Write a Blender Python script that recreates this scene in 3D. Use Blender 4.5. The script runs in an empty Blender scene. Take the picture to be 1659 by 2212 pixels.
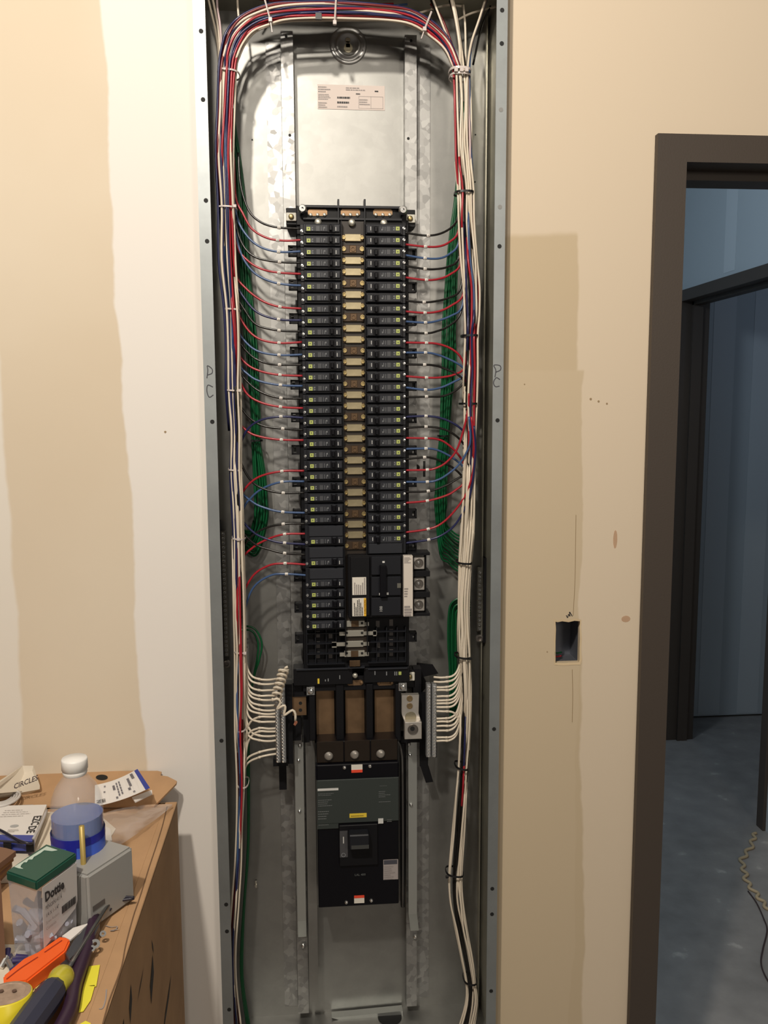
import bpy, bmesh, math, random
from mathutils import Vector, Matrix
random.seed(7)
S = bpy.context.scene
COL = S.collection
PI = math.pi

# ------------------------------------------------------------------ camera
FPX = 1853.0
CAM = Vector((-0.08082, -1.46777, 1.7))
R_ = Vector((0.99617658, -0.08723404, -0.00473651))
U_ = Vector((0.01523159, 0.12004085, 0.9926521))
F_ = Vector((0.08602448, 0.98892892, -0.1209106))
cd = bpy.data.cameras.new('camera'); cam = bpy.data.objects.new('camera', cd); COL.objects.link(cam)
M = Matrix.Identity(4)
for i in range(3):
    M[i][0] = R_[i]; M[i][1] = U_[i]; M[i][2] = -F_[i]; M[i][3] = CAM[i]
cam.matrix_world = M
cd.sensor_fit = 'HORIZONTAL'; cd.sensor_width = 36.0; cd.lens = FPX / 1659 * 36
cd.clip_start = 0.02
S.camera = cam
# ------------------------------------------------------------------ world, lights, exposure
w = bpy.data.worlds.new('World'); S.world = w; w.use_nodes = True
w.node_tree.nodes['Background'].inputs[0].default_value = (1.0, 0.92, 0.84, 1)
w.node_tree.nodes['Background'].inputs[1].default_value = 0.075
def point(name, loc, watt, col, r):
    l = bpy.data.lights.new(name, 'POINT'); l.energy = watt; l.color = col; l.shadow_soft_size = r
    o = bpy.data.objects.new(name, l); o.location = loc; COL.objects.link(o); return o
point('work_light_left', (-0.52, -1.6, 3.0), 90, (1.0, 0.91, 0.79), 0.05)
point('added_fill_far', (0.95, -3.2, 2.35), 36, (1.0, 0.88, 0.74), 0.25)  # added fill lamp behind the camera, lifts the right wall
point('work_light_middle', (-0.20, -1.35, 2.62), 15, (1.0, 0.90, 0.78), 0.05)
point('hall_light', (0.35, 1.3, 2.55), 14.0, (0.76, 0.88, 1.0), 0.12)
point('far_room_light', (2.9, 1.9, 2.4), 2.2, (0.50, 0.68, 1.0), 0.15)
S.view_settings.view_transform = 'Standard'; S.view_settings.look = 'None'
S.view_settings.gamma = 1; S.view_settings.use_curve_mapping = False
S.view_settings.exposure = 0.60

# ------------------------------------------------------------------ pixel -> world helpers (points on real planes)
def ray(px, py): return F_ + R_*((px-829.5)/FPX) - U_*((py-1106)/FPX)
def at(px, py, Y):
    d = ray(px, py); return CAM + d*((Y-CAM.y)/d.y)
def atz(px, py, z):
    d = ray(px, py); return CAM + d*((z-CAM.z)/d.z)
def atx(px, py, x):
    d = ray(px, py); return CAM + d*((x-CAM.x)/d.x)

# ------------------------------------------------------------------ materials
MATS = {}
def mat(name, col, rough=0.5, metal=0.0, spec=0.5, noise=0.0, nscale=20, bump=0.0, bscale=80, trans=0.0, emis=None, coat=0.0, alpha=1.0, dark=None):
    if name in MATS: return MATS[name]
    m = bpy.data.materials.new(name); m.use_nodes = True; nt = m.node_tree; b = nt.nodes['Principled BSDF']
    b.inputs['Base Color'].default_value = (*col, 1); b.inputs['Roughness'].default_value = rough
    b.inputs['Metallic'].default_value = metal; b.inputs['Specular IOR Level'].default_value = spec
    b.inputs['Transmission Weight'].default_value = trans; b.inputs['Coat Weight'].default_value = coat
    b.inputs['Alpha'].default_value = alpha
    if trans: b.inputs['IOR'].default_value = 1.35
    tc = nt.nodes.new('ShaderNodeTexCoord')
    if noise:
        n = nt.nodes.new('ShaderNodeTexNoise'); n.inputs['Scale'].default_value = nscale; n.inputs['Detail'].default_value = 5
        nt.links.new(tc.outputs['Object'], n.inputs['Vector'])
        r = nt.nodes.new('ShaderNodeMapRange'); r.inputs[1].default_value = 0.3; r.inputs[2].default_value = 0.7
        nt.links.new(n.outputs['Fac'], r.inputs[0])
        mx = nt.nodes.new('ShaderNodeMix'); mx.data_type = 'RGBA'
        d = dark if dark else tuple(c*(1-noise) for c in col)
        mx.inputs[6].default_value = (*d, 1); mx.inputs[7].default_value = (*col, 1)
        nt.links.new(r.outputs[0], mx.inputs[0]); nt.links.new(mx.outputs[2], b.inputs['Base Color'])
    if bump:
        n2 = nt.nodes.new('ShaderNodeTexNoise'); n2.inputs['Scale'].default_value = bscale; n2.inputs['Detail'].default_value = 4
        nt.links.new(tc.outputs['Object'], n2.inputs['Vector'])
        bp = nt.nodes.new('ShaderNodeBump'); bp.inputs['Strength'].default_value = bump; bp.inputs['Distance'].default_value = 0.002
        nt.links.new(n2.outputs['Fac'], bp.inputs['Height']); nt.links.new(bp.outputs[0], b.inputs['Normal'])
    MATS[name] = m; return m

def galv(name, col, spangle=0.25, rough=0.34, metal=0.62, scale=70, tint=None):
    m = bpy.data.materials.new(name); m.use_nodes = True; nt = m.node_tree; b = nt.nodes['Principled BSDF']; L = nt.links.new
    g = nt.nodes.new('ShaderNodeNewGeometry')
    v = nt.nodes.new('ShaderNodeTexVoronoi'); v.inputs['Scale'].default_value = scale; v.inputs['Randomness'].default_value = 1
    L(g.outputs['Position'], v.inputs['Vector'])
    sep = nt.nodes.new('ShaderNodeSeparateColor'); L(v.outputs['Color'], sep.inputs[0])
    n = nt.nodes.new('ShaderNodeTexNoise'); n.inputs['Scale'].default_value = 4.5; n.inputs['Detail'].default_value = 7; n.inputs['Roughness'].default_value = .65
    L(g.outputs['Position'], n.inputs['Vector'])
    m1 = nt.nodes.new('ShaderNodeMapRange'); L(sep.outputs[0], m1.inputs[0]); m1.inputs[3].default_value = 1-spangle; m1.inputs[4].default_value = 1+spangle*.4
    m2 = nt.nodes.new('ShaderNodeMapRange'); L(n.outputs['Fac'], m2.inputs[0]); m2.inputs[1].default_value = .3; m2.inputs[2].default_value = .7; m2.inputs[3].default_value = .8; m2.inputs[4].default_value = 1.1
    mu = nt.nodes.new('ShaderNodeMath'); mu.operation = 'MULTIPLY'; L(m1.outputs[0], mu.inputs[0]); L(m2.outputs[0], mu.inputs[1])
    mx = nt.nodes.new('ShaderNodeMix'); mx.data_type = 'RGBA'; mx.blend_type = 'MULTIPLY'; mx.inputs[0].default_value = 1
    mx.inputs[6].default_value = (*col, 1); L(mu.outputs[0], mx.inputs[7]); L(mx.outputs[2], b.inputs['Base Color'])
    m3 = nt.nodes.new('ShaderNodeMapRange'); L(sep.outputs[1], m3.inputs[0]); m3.inputs[3].default_value = rough-.24*spangle; m3.inputs[4].default_value = rough+.48*spangle
    L(m3.outputs[0], b.inputs['Roughness']); b.inputs['Metallic'].default_value = metal
    bp = nt.nodes.new('ShaderNodeBump'); bp.inputs['Strength'].default_value = .02; bp.inputs['Distance'].default_value = .003
    L(n.outputs['Fac'], bp.inputs['Height']); L(bp.outputs[0], b.inputs['Normal'])
    MATS[name] = m; return m

GALV = galv('galvanized_steel', (0.335, 0.335, 0.32), .03, .47, .88, 60)
GALVR = galv('galvanized_rail', (0.40, 0.40, 0.39), .26, .44, .88, 95)
GALVF = galv('galvanized_flange', (0.345, 0.37, 0.375), .015, .52, .80, 60)
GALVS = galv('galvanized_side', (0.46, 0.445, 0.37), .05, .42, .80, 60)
STRAP = mat('strap_steel', (0.50, 0.52, 0.50), .38, .8)
BLK = mat('black_plastic', (0.0055, 0.0055, 0.007), .5, spec=.25)
BRK = mat('breaker_plastic', (0.011, 0.012, 0.016), .42, spec=.35)
BRKF = mat('breaker_face', (0.022, 0.024, 0.030), .45, spec=.35)
HANDLE = mat('handle_black', (0.003, 0.003, 0.005), .42, spec=.22)
GREYF = mat('grey_green_faceplate', (0.036, 0.044, 0.041), .55, spec=.3)
GREYP = mat('grey_print', (0.22, 0.23, 0.24), .6)
WPRINT = mat('white_print', (0.62, 0.62, 0.60), .6)
GREEN_SQ = mat('lime_label', (0.42, 0.48, 0.13), .5)
YEL = mat('yellow_label', (0.75, 0.55, 0.05), .5)
AMBER = mat('amber_label', (0.78, 0.45, 0.03), .5)
REDL = mat('red_label', (0.80, 0.07, 0.03), .5)
PAPER = mat('label_paper', (0.72, 0.68, 0.60), .6)
INK = mat('dark_ink', (0.03, 0.028, 0.03), .6)
SOFTINK = mat('grey_ink', (0.30, 0.27, 0.26), .6)
PLATE = mat('tin_plated_copper', (0.48, 0.41, 0.26), .40, .75, noise=.3, nscale=60)
DPLATE = mat('dull_copper', (0.16, 0.10, 0.055), .42, .6, noise=.35, nscale=50)
COPPER = mat('copper_bar', (0.34, 0.215, 0.12), .42, .75, noise=.35, nscale=30)
BRASS = mat('brass', (0.46, 0.36, 0.17), .38, .85)
TIN = mat('tin_connector', (0.62, 0.60, 0.52), .35, .75)
ALU = mat('aluminium_lug', (0.74, 0.70, 0.64), .32, .75, noise=.15, nscale=60)
ZINC = mat('zinc_screw', (0.82, 0.82, 0.80), .2, .95)
HOLE = mat('hole_dark', (0.006, 0.006, 0.006), .7)
NYL = mat('natural_nylon_tie', (0.62, 0.55, 0.52), .35)
BTIE = mat('black_tie', (0.008, 0.008, 0.009), .4)
TAG = mat('wire_marker', (0.85, 0.82, 0.76), .5)
WIRE = {'white': mat('wire_white', (0.70, 0.62, 0.50), .33), 'red': mat('wire_red', (0.36, 0.017, 0.028), .28),
        'dred': mat('wire_dark_red', (0.17, 0.018, 0.02), .3), 'blue': mat('wire_blue', (0.048, 0.095, 0.215), .28),
        'navy': mat('wire_navy', (0.018, 0.021, 0.080), .28), 'black': mat('wire_black', (0.010, 0.009, 0.008), .25),
        'green': mat('wire_green', (0.004, 0.085, 0.028), .28), 'pink': mat('wire_pale_pink', (0.55, 0.42, 0.42), .35)}
WORD = {'white': 'white', 'red': 'red', 'dred': 'dark red', 'blue': 'blue', 'navy': 'navy', 'black': 'black', 'green': 'green', 'pink': 'pink'}
FRAME = mat('bronze_frame_paint', (0.060, 0.046, 0.036), .55, bump=.1, bscale=300)
HALLW = mat('hall_drywall', (0.42, 0.47, 0.50), .85)
CARD = mat('cardboard', (0.50, 0.30, 0.155), .8, noise=.18, nscale=14, bump=.25, bscale=40)
CARDE = mat('cardboard_edge', (0.16, 0.09, 0.045), .9)

# ------------------------------------------------------------------ object helpers
WL = {}
def link(o): COL.objects.link(o); return o
def tag(o, label=None, cat=None, group=None, kind=None):
    if label: o['label'] = label
    if cat: o['category'] = cat
    if group: o['group'] = group
    if kind: o['kind'] = kind
    return o
def thing(name, loc, label, cat, group=None):
    o = link(bpy.data.objects.new(name, None)); o.location = loc; o.empty_display_size = .02
    WL[o.name] = Vector(loc); return tag(o, label, cat, group)
def struct_empty(name, loc=(0, 0, 0)):
    o = link(bpy.data.objects.new(name, None)); o.location = loc; WL[o.name] = Vector(loc); o['kind'] = 'structure'; return o
def fin(name, bm, m, parent=None, smooth=False, local=False):
    me = bpy.data.meshes.new(name)
    off = WL[parent.name] if parent else Vector((0, 0, 0))
    if not local and off.length > 0: bmesh.ops.translate(bm, verts=bm.verts, vec=-off)
    bm.normal_update(); bm.to_mesh(me); bm.free()
    if smooth:
        for p in me.polygons: p.use_smooth = True
    me.materials.append(m)
    o = link(bpy.data.objects.new(name, me))
    if parent: o.parent = parent
    WL[o.name] = off; return o
def clone(src, parent, loc=None):
    o = src.copy(); link(o); o.parent = parent; WL[o.name] = WL[parent.name]
    if loc is not None: o.location = loc
    return o
def NB(): return bmesh.new()
def bx(bm, x0, x1, y0, y1, z0, z1, bev=0.0, mtx=None):
    r = bmesh.ops.create_cube(bm, size=1.0)
    vs = r['verts']
    T = Matrix.Translation(((x0+x1)/2, (y0+y1)/2, (z0+z1)/2)) @ Matrix.Diagonal((abs(x1-x0), abs(y1-y0), abs(z1-z0), 1))
    if mtx is not None: T = mtx @ T
    bmesh.ops.transform(bm, matrix=T, verts=vs)
    if bev:
        es = list({e for v in vs for e in v.link_edges})
        bmesh.ops.bevel(bm, geom=es, offset=bev, segments=1, affect='EDGES')
def cyl(bm, c, axis, r, h, n=16, r2=None, cap=True):
    a = Vector(axis).normalized(); q = a.to_track_quat('Z', 'Y').to_matrix().to_4x4()
    bmesh.ops.create_cone(bm, cap_ends=cap, segments=n, radius1=r, radius2=r if r2 is None else r2, depth=h,
                          matrix=Matrix.Translation(Vector(c)) @ q)
def lathe(bm, c, axis, prof, n=24):
    a = Vector(axis).normalized(); q = a.to_track_quat('Z', 'Y').to_matrix()
    rings = []
    for (r, h) in prof:
        rings.append([bm.verts.new(Vector(c) + q @ Vector((r*math.cos(2*PI*k/n), r*math.sin(2*PI*k/n), h))) for k in range(n)])
    for i in range(len(rings)-1):
        for k in range(n):
            bm.faces.new((rings[i][k], rings[i][(k+1) % n], rings[i+1][(k+1) % n], rings[i+1][k]))
def spline(pts, n=5):
    P = [Vector(p) for p in pts]
    if len(P) < 3: return P
    out = []
    for i in range(len(P)-1):
        p0 = P[i-1] if i else P[0]*2-P[1]; p1 = P[i]; p2 = P[i+1]; p3 = P[i+2] if i+2 < len(P) else P[-1]*2-P[-2]
        for k in range(n):
            t = k/n; t2 = t*t; t3 = t2*t
            out.append(.5*((2*p1)+(p2-p0)*t+(2*p0-5*p1+4*p2-p3)*t2+(3*p1-p0-3*p2+p3)*t3))
    out.append(P[-1]); return out
def tube(bm, pts, r, n=8, sm=5, close=True, rs=None):
    P = spline(pts, sm) if sm > 1 else [Vector(p) for p in pts]
    T0 = (P[1]-P[0]).normalized(); N = T0.orthogonal().normalized(); prev = T0; rings = []
    for i, p in enumerate(P):
        T = (P[min(i+1, len(P)-1)]-P[max(i-1, 0)]).normalized()
        if i: N = (prev.rotation_difference(T) @ N)
        N = (N - T*N.dot(T)).normalized(); B = T.cross(N); prev = T
        rr = r if rs is None else rs[min(int(i/max(1, sm)), len(rs)-1)]
        rings.append([bm.verts.new(p + (N*math.cos(2*PI*k/n)+B*math.sin(2*PI*k/n))*rr) for k in range(n)])
    for i in range(len(rings)-1):
        for k in range(n):
            bm.faces.new((rings[i][k], rings[i][(k+1) % n], rings[i+1][(k+1) % n], rings[i+1][k]))
    if close:
        bm.faces.new(rings[0][::-1]); bm.faces.new(rings[-1])
def prism(bm, pts, vec):
    """closed polygon pts (world) extruded by vec"""
    a = [bm.verts.new(p) for p in pts]; b = [bm.verts.new(Vector(p)+Vector(vec)) for p in pts]; n = len(a)
    bm.faces.new(a[::-1]); bm.faces.new(b)
    for i in range(n): bm.faces.new((a[i], a[(i+1) % n], b[(i+1) % n], b[i]))
    bmesh.ops.recalc_face_normals(bm, faces=bm.faces)
def prc(x0, y0, x1, y1, Y):
    """world x0,x1,z0,z1 of a picture rectangle on the plane Y"""
    xm = (x0+x1)/2; ym = (y0+y1)/2
    return at(x0, ym, Y).x, at(x1, ym, Y).x, at(xm, y1, Y).z, at(xm, y0, Y).z
def pbox(name, x0, y0, x1, y1, Yf, Yb, m, parent=None, bev=0.0):
    a, b, c, d = prc(x0, y0, x1, y1, Yf); bm = NB(); bx(bm, a, b, Yf, Yb, c, d, bev); return fin(name, bm, m, parent)
def pbx(bm, x0, y0, x1, y1, Yf, Yb, bev=0.0):
    a, b, c, d = prc(x0, y0, x1, y1, Yf); bx(bm, a, b, Yf, Yb, c, d, bev)
def screw(name, px, py, Y, r, parent, m=None, h=.004, kind='pan'):
    c = at(px, py, Y); bm = NB()
    if kind == 'dome': lathe(bm, c, (0, -1, 0), [(r, 0), (r*.97, h*.4), (r*.75, h*.8), (r*.4, h), (0.0002, h*1.05)], 18)
    else: lathe(bm, c, (0, -1, 0), [(r, 0), (r, h*.5), (r*.7, h), (r*.3, h), (r*.28, h*.55), (.0002, h*.55)], 16)
    return fin(name, bm, m or ZINC, parent, smooth=False)
FONTC = {}
def text_mesh(s, bold=0.0):
    if (s, bold) in FONTC: return FONTC[(s, bold)]
    c = bpy.data.curves.new('t', 'FONT'); c.body = s; c.size = 1.0; c.align_x = 'LEFT'; c.resolution_u = 2; c.offset = bold
    o = bpy.data.objects.new('t', c); COL.objects.link(o)
    dg = bpy.context.evaluated_depsgraph_get()
    me = bpy.data.meshes.new_from_object(o.evaluated_get(dg)); bpy.data.objects.remove(o); FONTC[(s, bold)] = me; return me
def text(name, s, org, xd, yd, size, m, parent, width=None, bold=0.0, lift=.0004):
    me = text_mesh(s, bold); xd = Vector(xd).normalized(); yd = Vector(yd); yd = (yd-xd*yd.dot(xd)*0).normalized(); nd = xd.cross(yd).normalized()
    mx = max(v.co.x for v in me.vertices); sx = size if width is None else width/mx
    bm = NB(); bm.from_mesh(me)
    for v in bm.verts: v.co = Vector(org)+xd*v.co.x*sx+yd*v.co.y*size+nd*lift
    return fin(name, bm, m, parent)
def lines(name, org, xd, yd, W, H, rows, m, parent, lift=.0004, fill=(.5, 1.0), frac=.5):
    xd = Vector(xd).normalized(); yd = Vector(yd).normalized(); nd = xd.cross(yd).normalized(); bm = NB(); st = H/rows
    for r in range(rows):
        x = 0.0; end = W*random.uniform(*fill)
        while x < end-.0005:
            wd = min(random.uniform(.05, .16)*W, end-x); o = Vector(org)+xd*x+yd*(H-(r+1)*st)+nd*lift
            q = [o, o+xd*wd, o+xd*wd+yd*st*frac, o+yd*st*frac]; bm.faces.new([bm.verts.new(p) for p in q]); x += wd+.02*W
    return tag(fin(name, bm, m, parent), kind='stuff')
def stroke(bm, pts, wd, nrm, lift=.0005):
    """flat pen stroke along pts on a plane with normal nrm"""
    P = spline(pts, 5); nrm = Vector(nrm); prev = None
    for i, p in enumerate(P):
        t = (P[min(i+1, len(P)-1)]-P[max(i-1, 0)]).normalized(); s = t.cross(nrm).normalized()*wd*.5
        a = bm.verts.new(p-s+nrm*lift); b = bm.verts.new(p+s+nrm*lift)
        if prev: bm.faces.new((prev[0], prev[1], b, a))
        prev = (a, b)
ONES = ['', 'first', 'second', 'third', 'fourth', 'fifth', 'sixth', 'seventh', 'eighth', 'ninth', 'tenth', 'eleventh', 'twelfth', 'thirteenth',
        'fourteenth', 'fifteenth', 'sixteenth', 'seventeenth', 'eighteenth', 'nineteenth']
def nth(n):
    if n < 20: return ONES[n]
    t = {2: 'twent', 3: 'thirt', 4: 'fort'}[n//10]
    return t+'ieth' if n % 10 == 0 else t+'y-'+ONES[n % 10]

# ================================================================== THE SETTING
YW = 0.036                                   # drywall surface; the cabinet stands proud of it
def drywall_material():
    m = bpy.data.materials.new('patched_drywall'); m.use_nodes = True; nt = m.node_tree; b = nt.nodes['Principled BSDF']; L = nt.links.new
    b.inputs['Roughness'].default_value = .8; b.inputs['Specular IOR Level'].default_value = .25
    g = nt.nodes.new('ShaderNodeNewGeometry'); sp = nt.nodes.new('ShaderNodeSeparateXYZ'); L(g.outputs['Position'], sp.inputs[0])
    def mth(op, a, c=None, d=None):
        n = nt.nodes.new('ShaderNodeMath'); n.operation = op
        for i, v in enumerate((a, c, d)):
            if v is None: continue
            if isinstance(v, (int, float)): n.inputs[i].default_value = v
            else: L(v, n.inputs[i])
        return n.outputs[0]
    def noi(scale, det=4):
        n = nt.nodes.new('ShaderNodeTexNoise'); n.inputs['Scale'].default_value = scale; n.inputs['Detail'].default_value = det
        L(g.outputs['Position'], n.inputs['Vector']); return n.outputs['Fac']
    X, Z = sp.outputs[0], sp.outputs[2]; n1 = noi(5); n2 = noi(1.6); n3 = noi(28)
    wob = mth('ADD', mth('MULTIPLY', mth('SUBTRACT', n1, .5), .03), mth('MULTIPLY', mth('SUBTRACT', n3, .5), .006))
    def step(val, edge, soft):
        n = nt.nodes.new('ShaderNodeMapRange'); L(val, n.inputs[0]); n.inputs[1].default_value = edge-soft; n.inputs[2].default_value = edge+soft
        n.interpolation_type = 'SMOOTHSTEP'; return n.outputs[0]
    Xw = mth('ADD', X, wob)
    def edge(p, q):                           # x of a slanted edge through two picture points, as value Xw - (a + b z)
        A, B = at(*p, YW), at(*q, YW); k = (B.x-A.x)/(B.z-A.z); return mth('SUBTRACT', Xw, mth('ADD', mth('MULTIPLY', Z, k), A.x-k*A.z))
    mudL = mth('MULTIPLY', step(edge((246, 500), (293, 1300)), 0, .003), step(X, 0, .001)); mudL = mth('MULTIPLY', step(edge((246, 500), (293, 1300)), 0, .003), mth('SUBTRACT', 1, step(X, 0, .001)))
    stripL = mth('SUBTRACT', 1, step(edge((8, 900), (42, 1500)), 0, .004))
    tanR = mth('SUBTRACT', 1, step(edge((1243, 510), (1252, 1300)), 0, .003)); tanR = mth('MULTIPLY', tanR, step(X, .1, .01))
    topz = at(1180, 508, YW).z
    tanR = mth('MULTIPLY', tanR, mth('SUBTRACT', 1, step(mth('ADD', Z, wob), topz, .006)))
    tanR2 = mth('MULTIPLY', mth('MULTIPLY', step(X, .1, .01), mth('SUBTRACT', 1, step(edge((1262, 800), (1252, 1300)), 0, .002))), mth('SUBTRACT', 1, step(Z, at(1240, 800, YW).z, .003)))
    midR = step(X, .1, .01)
    def mix(f, a, c, fac=None):
        n = nt.nodes.new('ShaderNodeMix'); n.data_type = 'RGBA'; L(f, n.inputs[0])
        for i, v in ((6, a), (7, c)):
            if isinstance(v, tuple): n.inputs[i].default_value = (*v, 1)
            else: L(v, n.inputs[i])
        return n.outputs[2]
    base = mix(step(n2, .5, .22), (0.66, 0.56, 0.425), (0.71, 0.62, 0.49))
    c = mix(mudL, base, (0.80, 0.76, 0.71)); c = mix(stripL, c, (0.76, 0.71, 0.63))
    c = mix(midR, c, (0.70, 0.59, 0.45)); c = mix(tanR, c, (0.58, 0.47, 0.32)); c = mix(tanR2, c, (0.60, 0.49, 0.34))
    L(c, b.inputs['Base Color'])
    bp = nt.nodes.new('ShaderNodeBump'); bp.inputs['Strength'].default_value = .12; bp.inputs['Distance'].default_value = .002
    L(noi(9, 6), bp.inputs['Height']); L(bp.outputs[0], b.inputs['Normal'])
    return m
DRY = drywall_material()
WHITECUT = mat('gypsum_core', (0.62, 0.55, 0.42), .9)
def slab(name, xs, zs, skip, y0, y1, m, parent=None):
    bm = NB(); V = {}
    def v(x, y, z):
        k = (round(x, 5), round(y, 5), round(z, 5))
        if k not in V: V[k] = bm.verts.new(k)
        return V[k]
    def solid(i, j): return 0 <= i < len(xs)-1 and 0 <= j < len(zs)-1 and (i, j) not in skip
    for i in range(len(xs)-1):
        for j in range(len(zs)-1):
            if not solid(i, j): continue
            a, b, c, d = xs[i], xs[i+1], zs[j], zs[j+1]
            bm.faces.new((v(a, y0, c), v(b, y0, c), v(b, y0, d), v(a, y0, d))); bm.faces.new((v(a, y1, c), v(a, y1, d), v(b, y1, d), v(b, y1, c)))
            if not solid(i-1, j): bm.faces.new((v(a, y0, c), v(a, y0, d), v(a, y1, d), v(a, y1, c)))
            if not solid(i+1, j): bm.faces.new((v(b, y0, c), v(b, y1, c), v(b, y1, d), v(b, y0, d)))
            if not solid(i, j-1): bm.faces.new((v(a, y0, c), v(a, y1, c), v(b, y1, c), v(b, y0, c)))
            if not solid(i, j+1): bm.faces.new((v(a, y0, d), v(b, y0, d), v(b, y1, d), v(a, y1, d)))
    return fin(name, bm, m, parent)
ox0, ox1, oz0, oz1 = prc(1199, 1341, 1254, 1433, YW)          # cut-out for a wall box
XL = at(6, 1100, YW).x
BT, BB = 2.392, 0.478                                          # cabinet top / bottom
DX0 = at(1402, 900, YW).x                                      # outer edge of the door frame
FH = at(1440, 289, YW).z                                       # its top
YB = YW+.125                                                   # back of the wall
wall = slab('wall_front', [-0.652, -.2565, .2565, ox0, ox1, DX0+.01, 1.62, 2.4], [0, BB-.002, oz0, oz1, FH-.01, BT+.002, 3.1],
            {(1, 1), (1, 2), (1, 3), (1, 4), (3, 2), (5, 0), (5, 1), (5, 2), (5, 3)}, YW, YW+.016, DRY); wall['kind'] = 'structure'
backw = slab('wall_hall_side', [-0.652, -.2565, .2565, ox0-.03, ox1+.03, DX0+.01, 1.62, 2.4], [0, BB-.002, oz0-.03, oz1+.03, FH-.01, BT+.002, 3.1],
             {(5, 0), (5, 1), (5, 2), (5, 3)}, YB+.03, YB+.045, HALLW); backw['kind'] = 'structure'
# marks on the wall: handwriting above the cut-out, scuffs, joint crack
bm = NB()
def pw(px, py, Y=YW): return at(px, py, Y)
for st in ([(1223, 1329), (1226, 1334), (1228, 1327), (1231, 1331), (1230, 1322), (1233, 1326), (1236, 1331)],):
    stroke(bm, [pw(*p) for p in st], .0015, (0, -1, 0))
fin('pen_mark', bm, INK, None).parent = wall
bm = NB()
stroke(bm, [pw(1244, 1112), pw(1243, 1180), pw(1242, 1250), pw(1238, 1330)], .0010, (0, -1, 0)); stroke(bm, [pw(1236, 1446), pw(1237, 1500), pw(1236, 1560)], .0010, (0, -1, 0))
fin('joint_crack', bm, mat('crack', (0.33, 0.24, 0.14), .9), None).parent = wall
for (x, y, r) in ((1276, 862, .0022), (1293, 867, .002), (1311, 872, .0018), (357, 933, .002), (1182, 1408, .0012), (1133, 830, .0012)):
    bm = NB(); cyl(bm, at(x, y, YW-.0002), (0, -1, 0), r, .0006, 8); fin('nail_dimple', bm, mat('crack', (0, 0, 0)), None).parent = wall
STAIN = mat('orange_stain', (0.58, 0.33, 0.18), .85, alpha=.45)
for (x, y, a, b) in ((1329, 1165, 5, 22), (1352, 1337, 11, 8)):
    bm = NB(); c = at(x, y, YW-.0005); bm.faces.new([bm.verts.new(c+Vector((math.cos(t)*a, 0, math.sin(t)*b))*.00078) for t in [k*PI/6 for k in range(12)]]); fin('stain', bm, STAIN, None).parent = wall
# torn paper around the cut-out
bm = NB(); random.seed(3)
e = [(1196, 1338), (1205, 1341), (1215, 1338), (1228, 1340), (1241, 1336), (1256, 1339), (1255, 1355), (1257, 1380), (1255, 1400), (1257, 1425), (1254, 1436), (1238, 1436), (1216, 1438), (1197, 1436), (1199, 1410), (1196, 1385), (1199, 1360)]
inn = [(1200, 1343), (1205, 1344), (1215, 1342), (1228, 1344), (1241, 1341), (1253, 1342), (1252, 1355), (1253, 1380), (1252, 1400), (1252, 1425), (1250, 1431), (1238, 1431), (1216, 1432), (1200, 1432), (1200, 1410), (1200, 1385), (1201, 1360)]
A = [bm.verts.new(at(*p, YW-.0006)) for p in e]; B = [bm.verts.new(at(*p, YW-.0002)) for p in inn]
for i in range(len(A)): bm.faces.new((A[i], A[(i+1) % len(A)], B[(i+1) % len(A)], B[i]))
fin('torn_edge', bm, mat('torn_paper', (0.66, 0.52, 0.33), .9), None).parent = wall

# floor and hall beyond the doorway
def concrete():
    m = bpy.data.materials.new('concrete_slab'); m.use_nodes = True; nt = m.node_tree; b = nt.nodes['Principled BSDF']; L = nt.links.new
    b.inputs['Roughness'].default_value = .75
    g = nt.nodes.new('ShaderNodeNewGeometry'); out = []
    for sc, d in ((2.2, 8), (11, 6), (90, 2)):
        n = nt.nodes.new('ShaderNodeTexNoise'); n.inputs['Scale'].default_value = sc; n.inputs['Detail'].default_value = d; L(g.outputs['Position'], n.inputs['Vector']); out.append(n.outputs['Fac'])
    r = nt.nodes.new('ShaderNodeValToRGB'); r.color_ramp.elements[0].position = .3; r.color_ramp.elements[0].color = (.20, .19, .18, 1); r.color_ramp.elements[1].position = .72; r.color_ramp.elements[1].color = (.36, .34, .32, 1)
    a = nt.nodes.new('ShaderNodeMath'); a.operation = 'ADD'; L(out[0], a.inputs[0]); L(out[1], a.inputs[1]); h = nt.nodes.new('ShaderNodeMath'); h.operation = 'MULTIPLY'; h.inputs[1].default_value = .5; L(a.outputs[0], h.inputs[0]); L(h.outputs[0], r.inputs[0])
    dust = nt.nodes.new('ShaderNodeMapRange'); L(out[1], dust.inputs[0]); dust.inputs[1].default_value = .66; dust.inputs[2].default_value = .78
    mx = nt.nodes.new('ShaderNodeMix'); mx.data_type = 'RGBA'; L(dust.outputs[0], mx.inputs[0]); L(r.outputs[0], mx.inputs[6]); mx.inputs[7].default_value = (.55, .52, .48, 1); L(mx.outputs[2], b.inputs['Base Color'])
    bp = nt.nodes.new('ShaderNodeBump'); bp.inputs['Strength'].default_value = .2; bp.inputs['Distance'].default_value = .003; L(out[2], bp.inputs['Height']); L(bp.outputs[0], b.inputs['Normal'])
    return m
CONC = concrete()
bm = NB(); bx(bm, -2.4, 4.6, -2.6, 4.2, -.06, 0); tag(fin('floor', bm, CONC), kind='structure')
XS = 1.727; SY0, SY1 = 1.66, 2.665; SH = atx(1550, 605, XS).z      # side wall of the hall and its door
bm = NB(); bx(bm, XS, XS+.12, YB+.05, SY0+.01, 0, 3.1); bx(bm, XS, XS+.12, SY1-.01, 2.9, 0, 3.1); bx(bm, XS, XS+.12, SY0+.01, SY1-.01, SH-.01, 3.1)
tag(fin('wall_hall_right', bm, HALLW), kind='structure')
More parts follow.
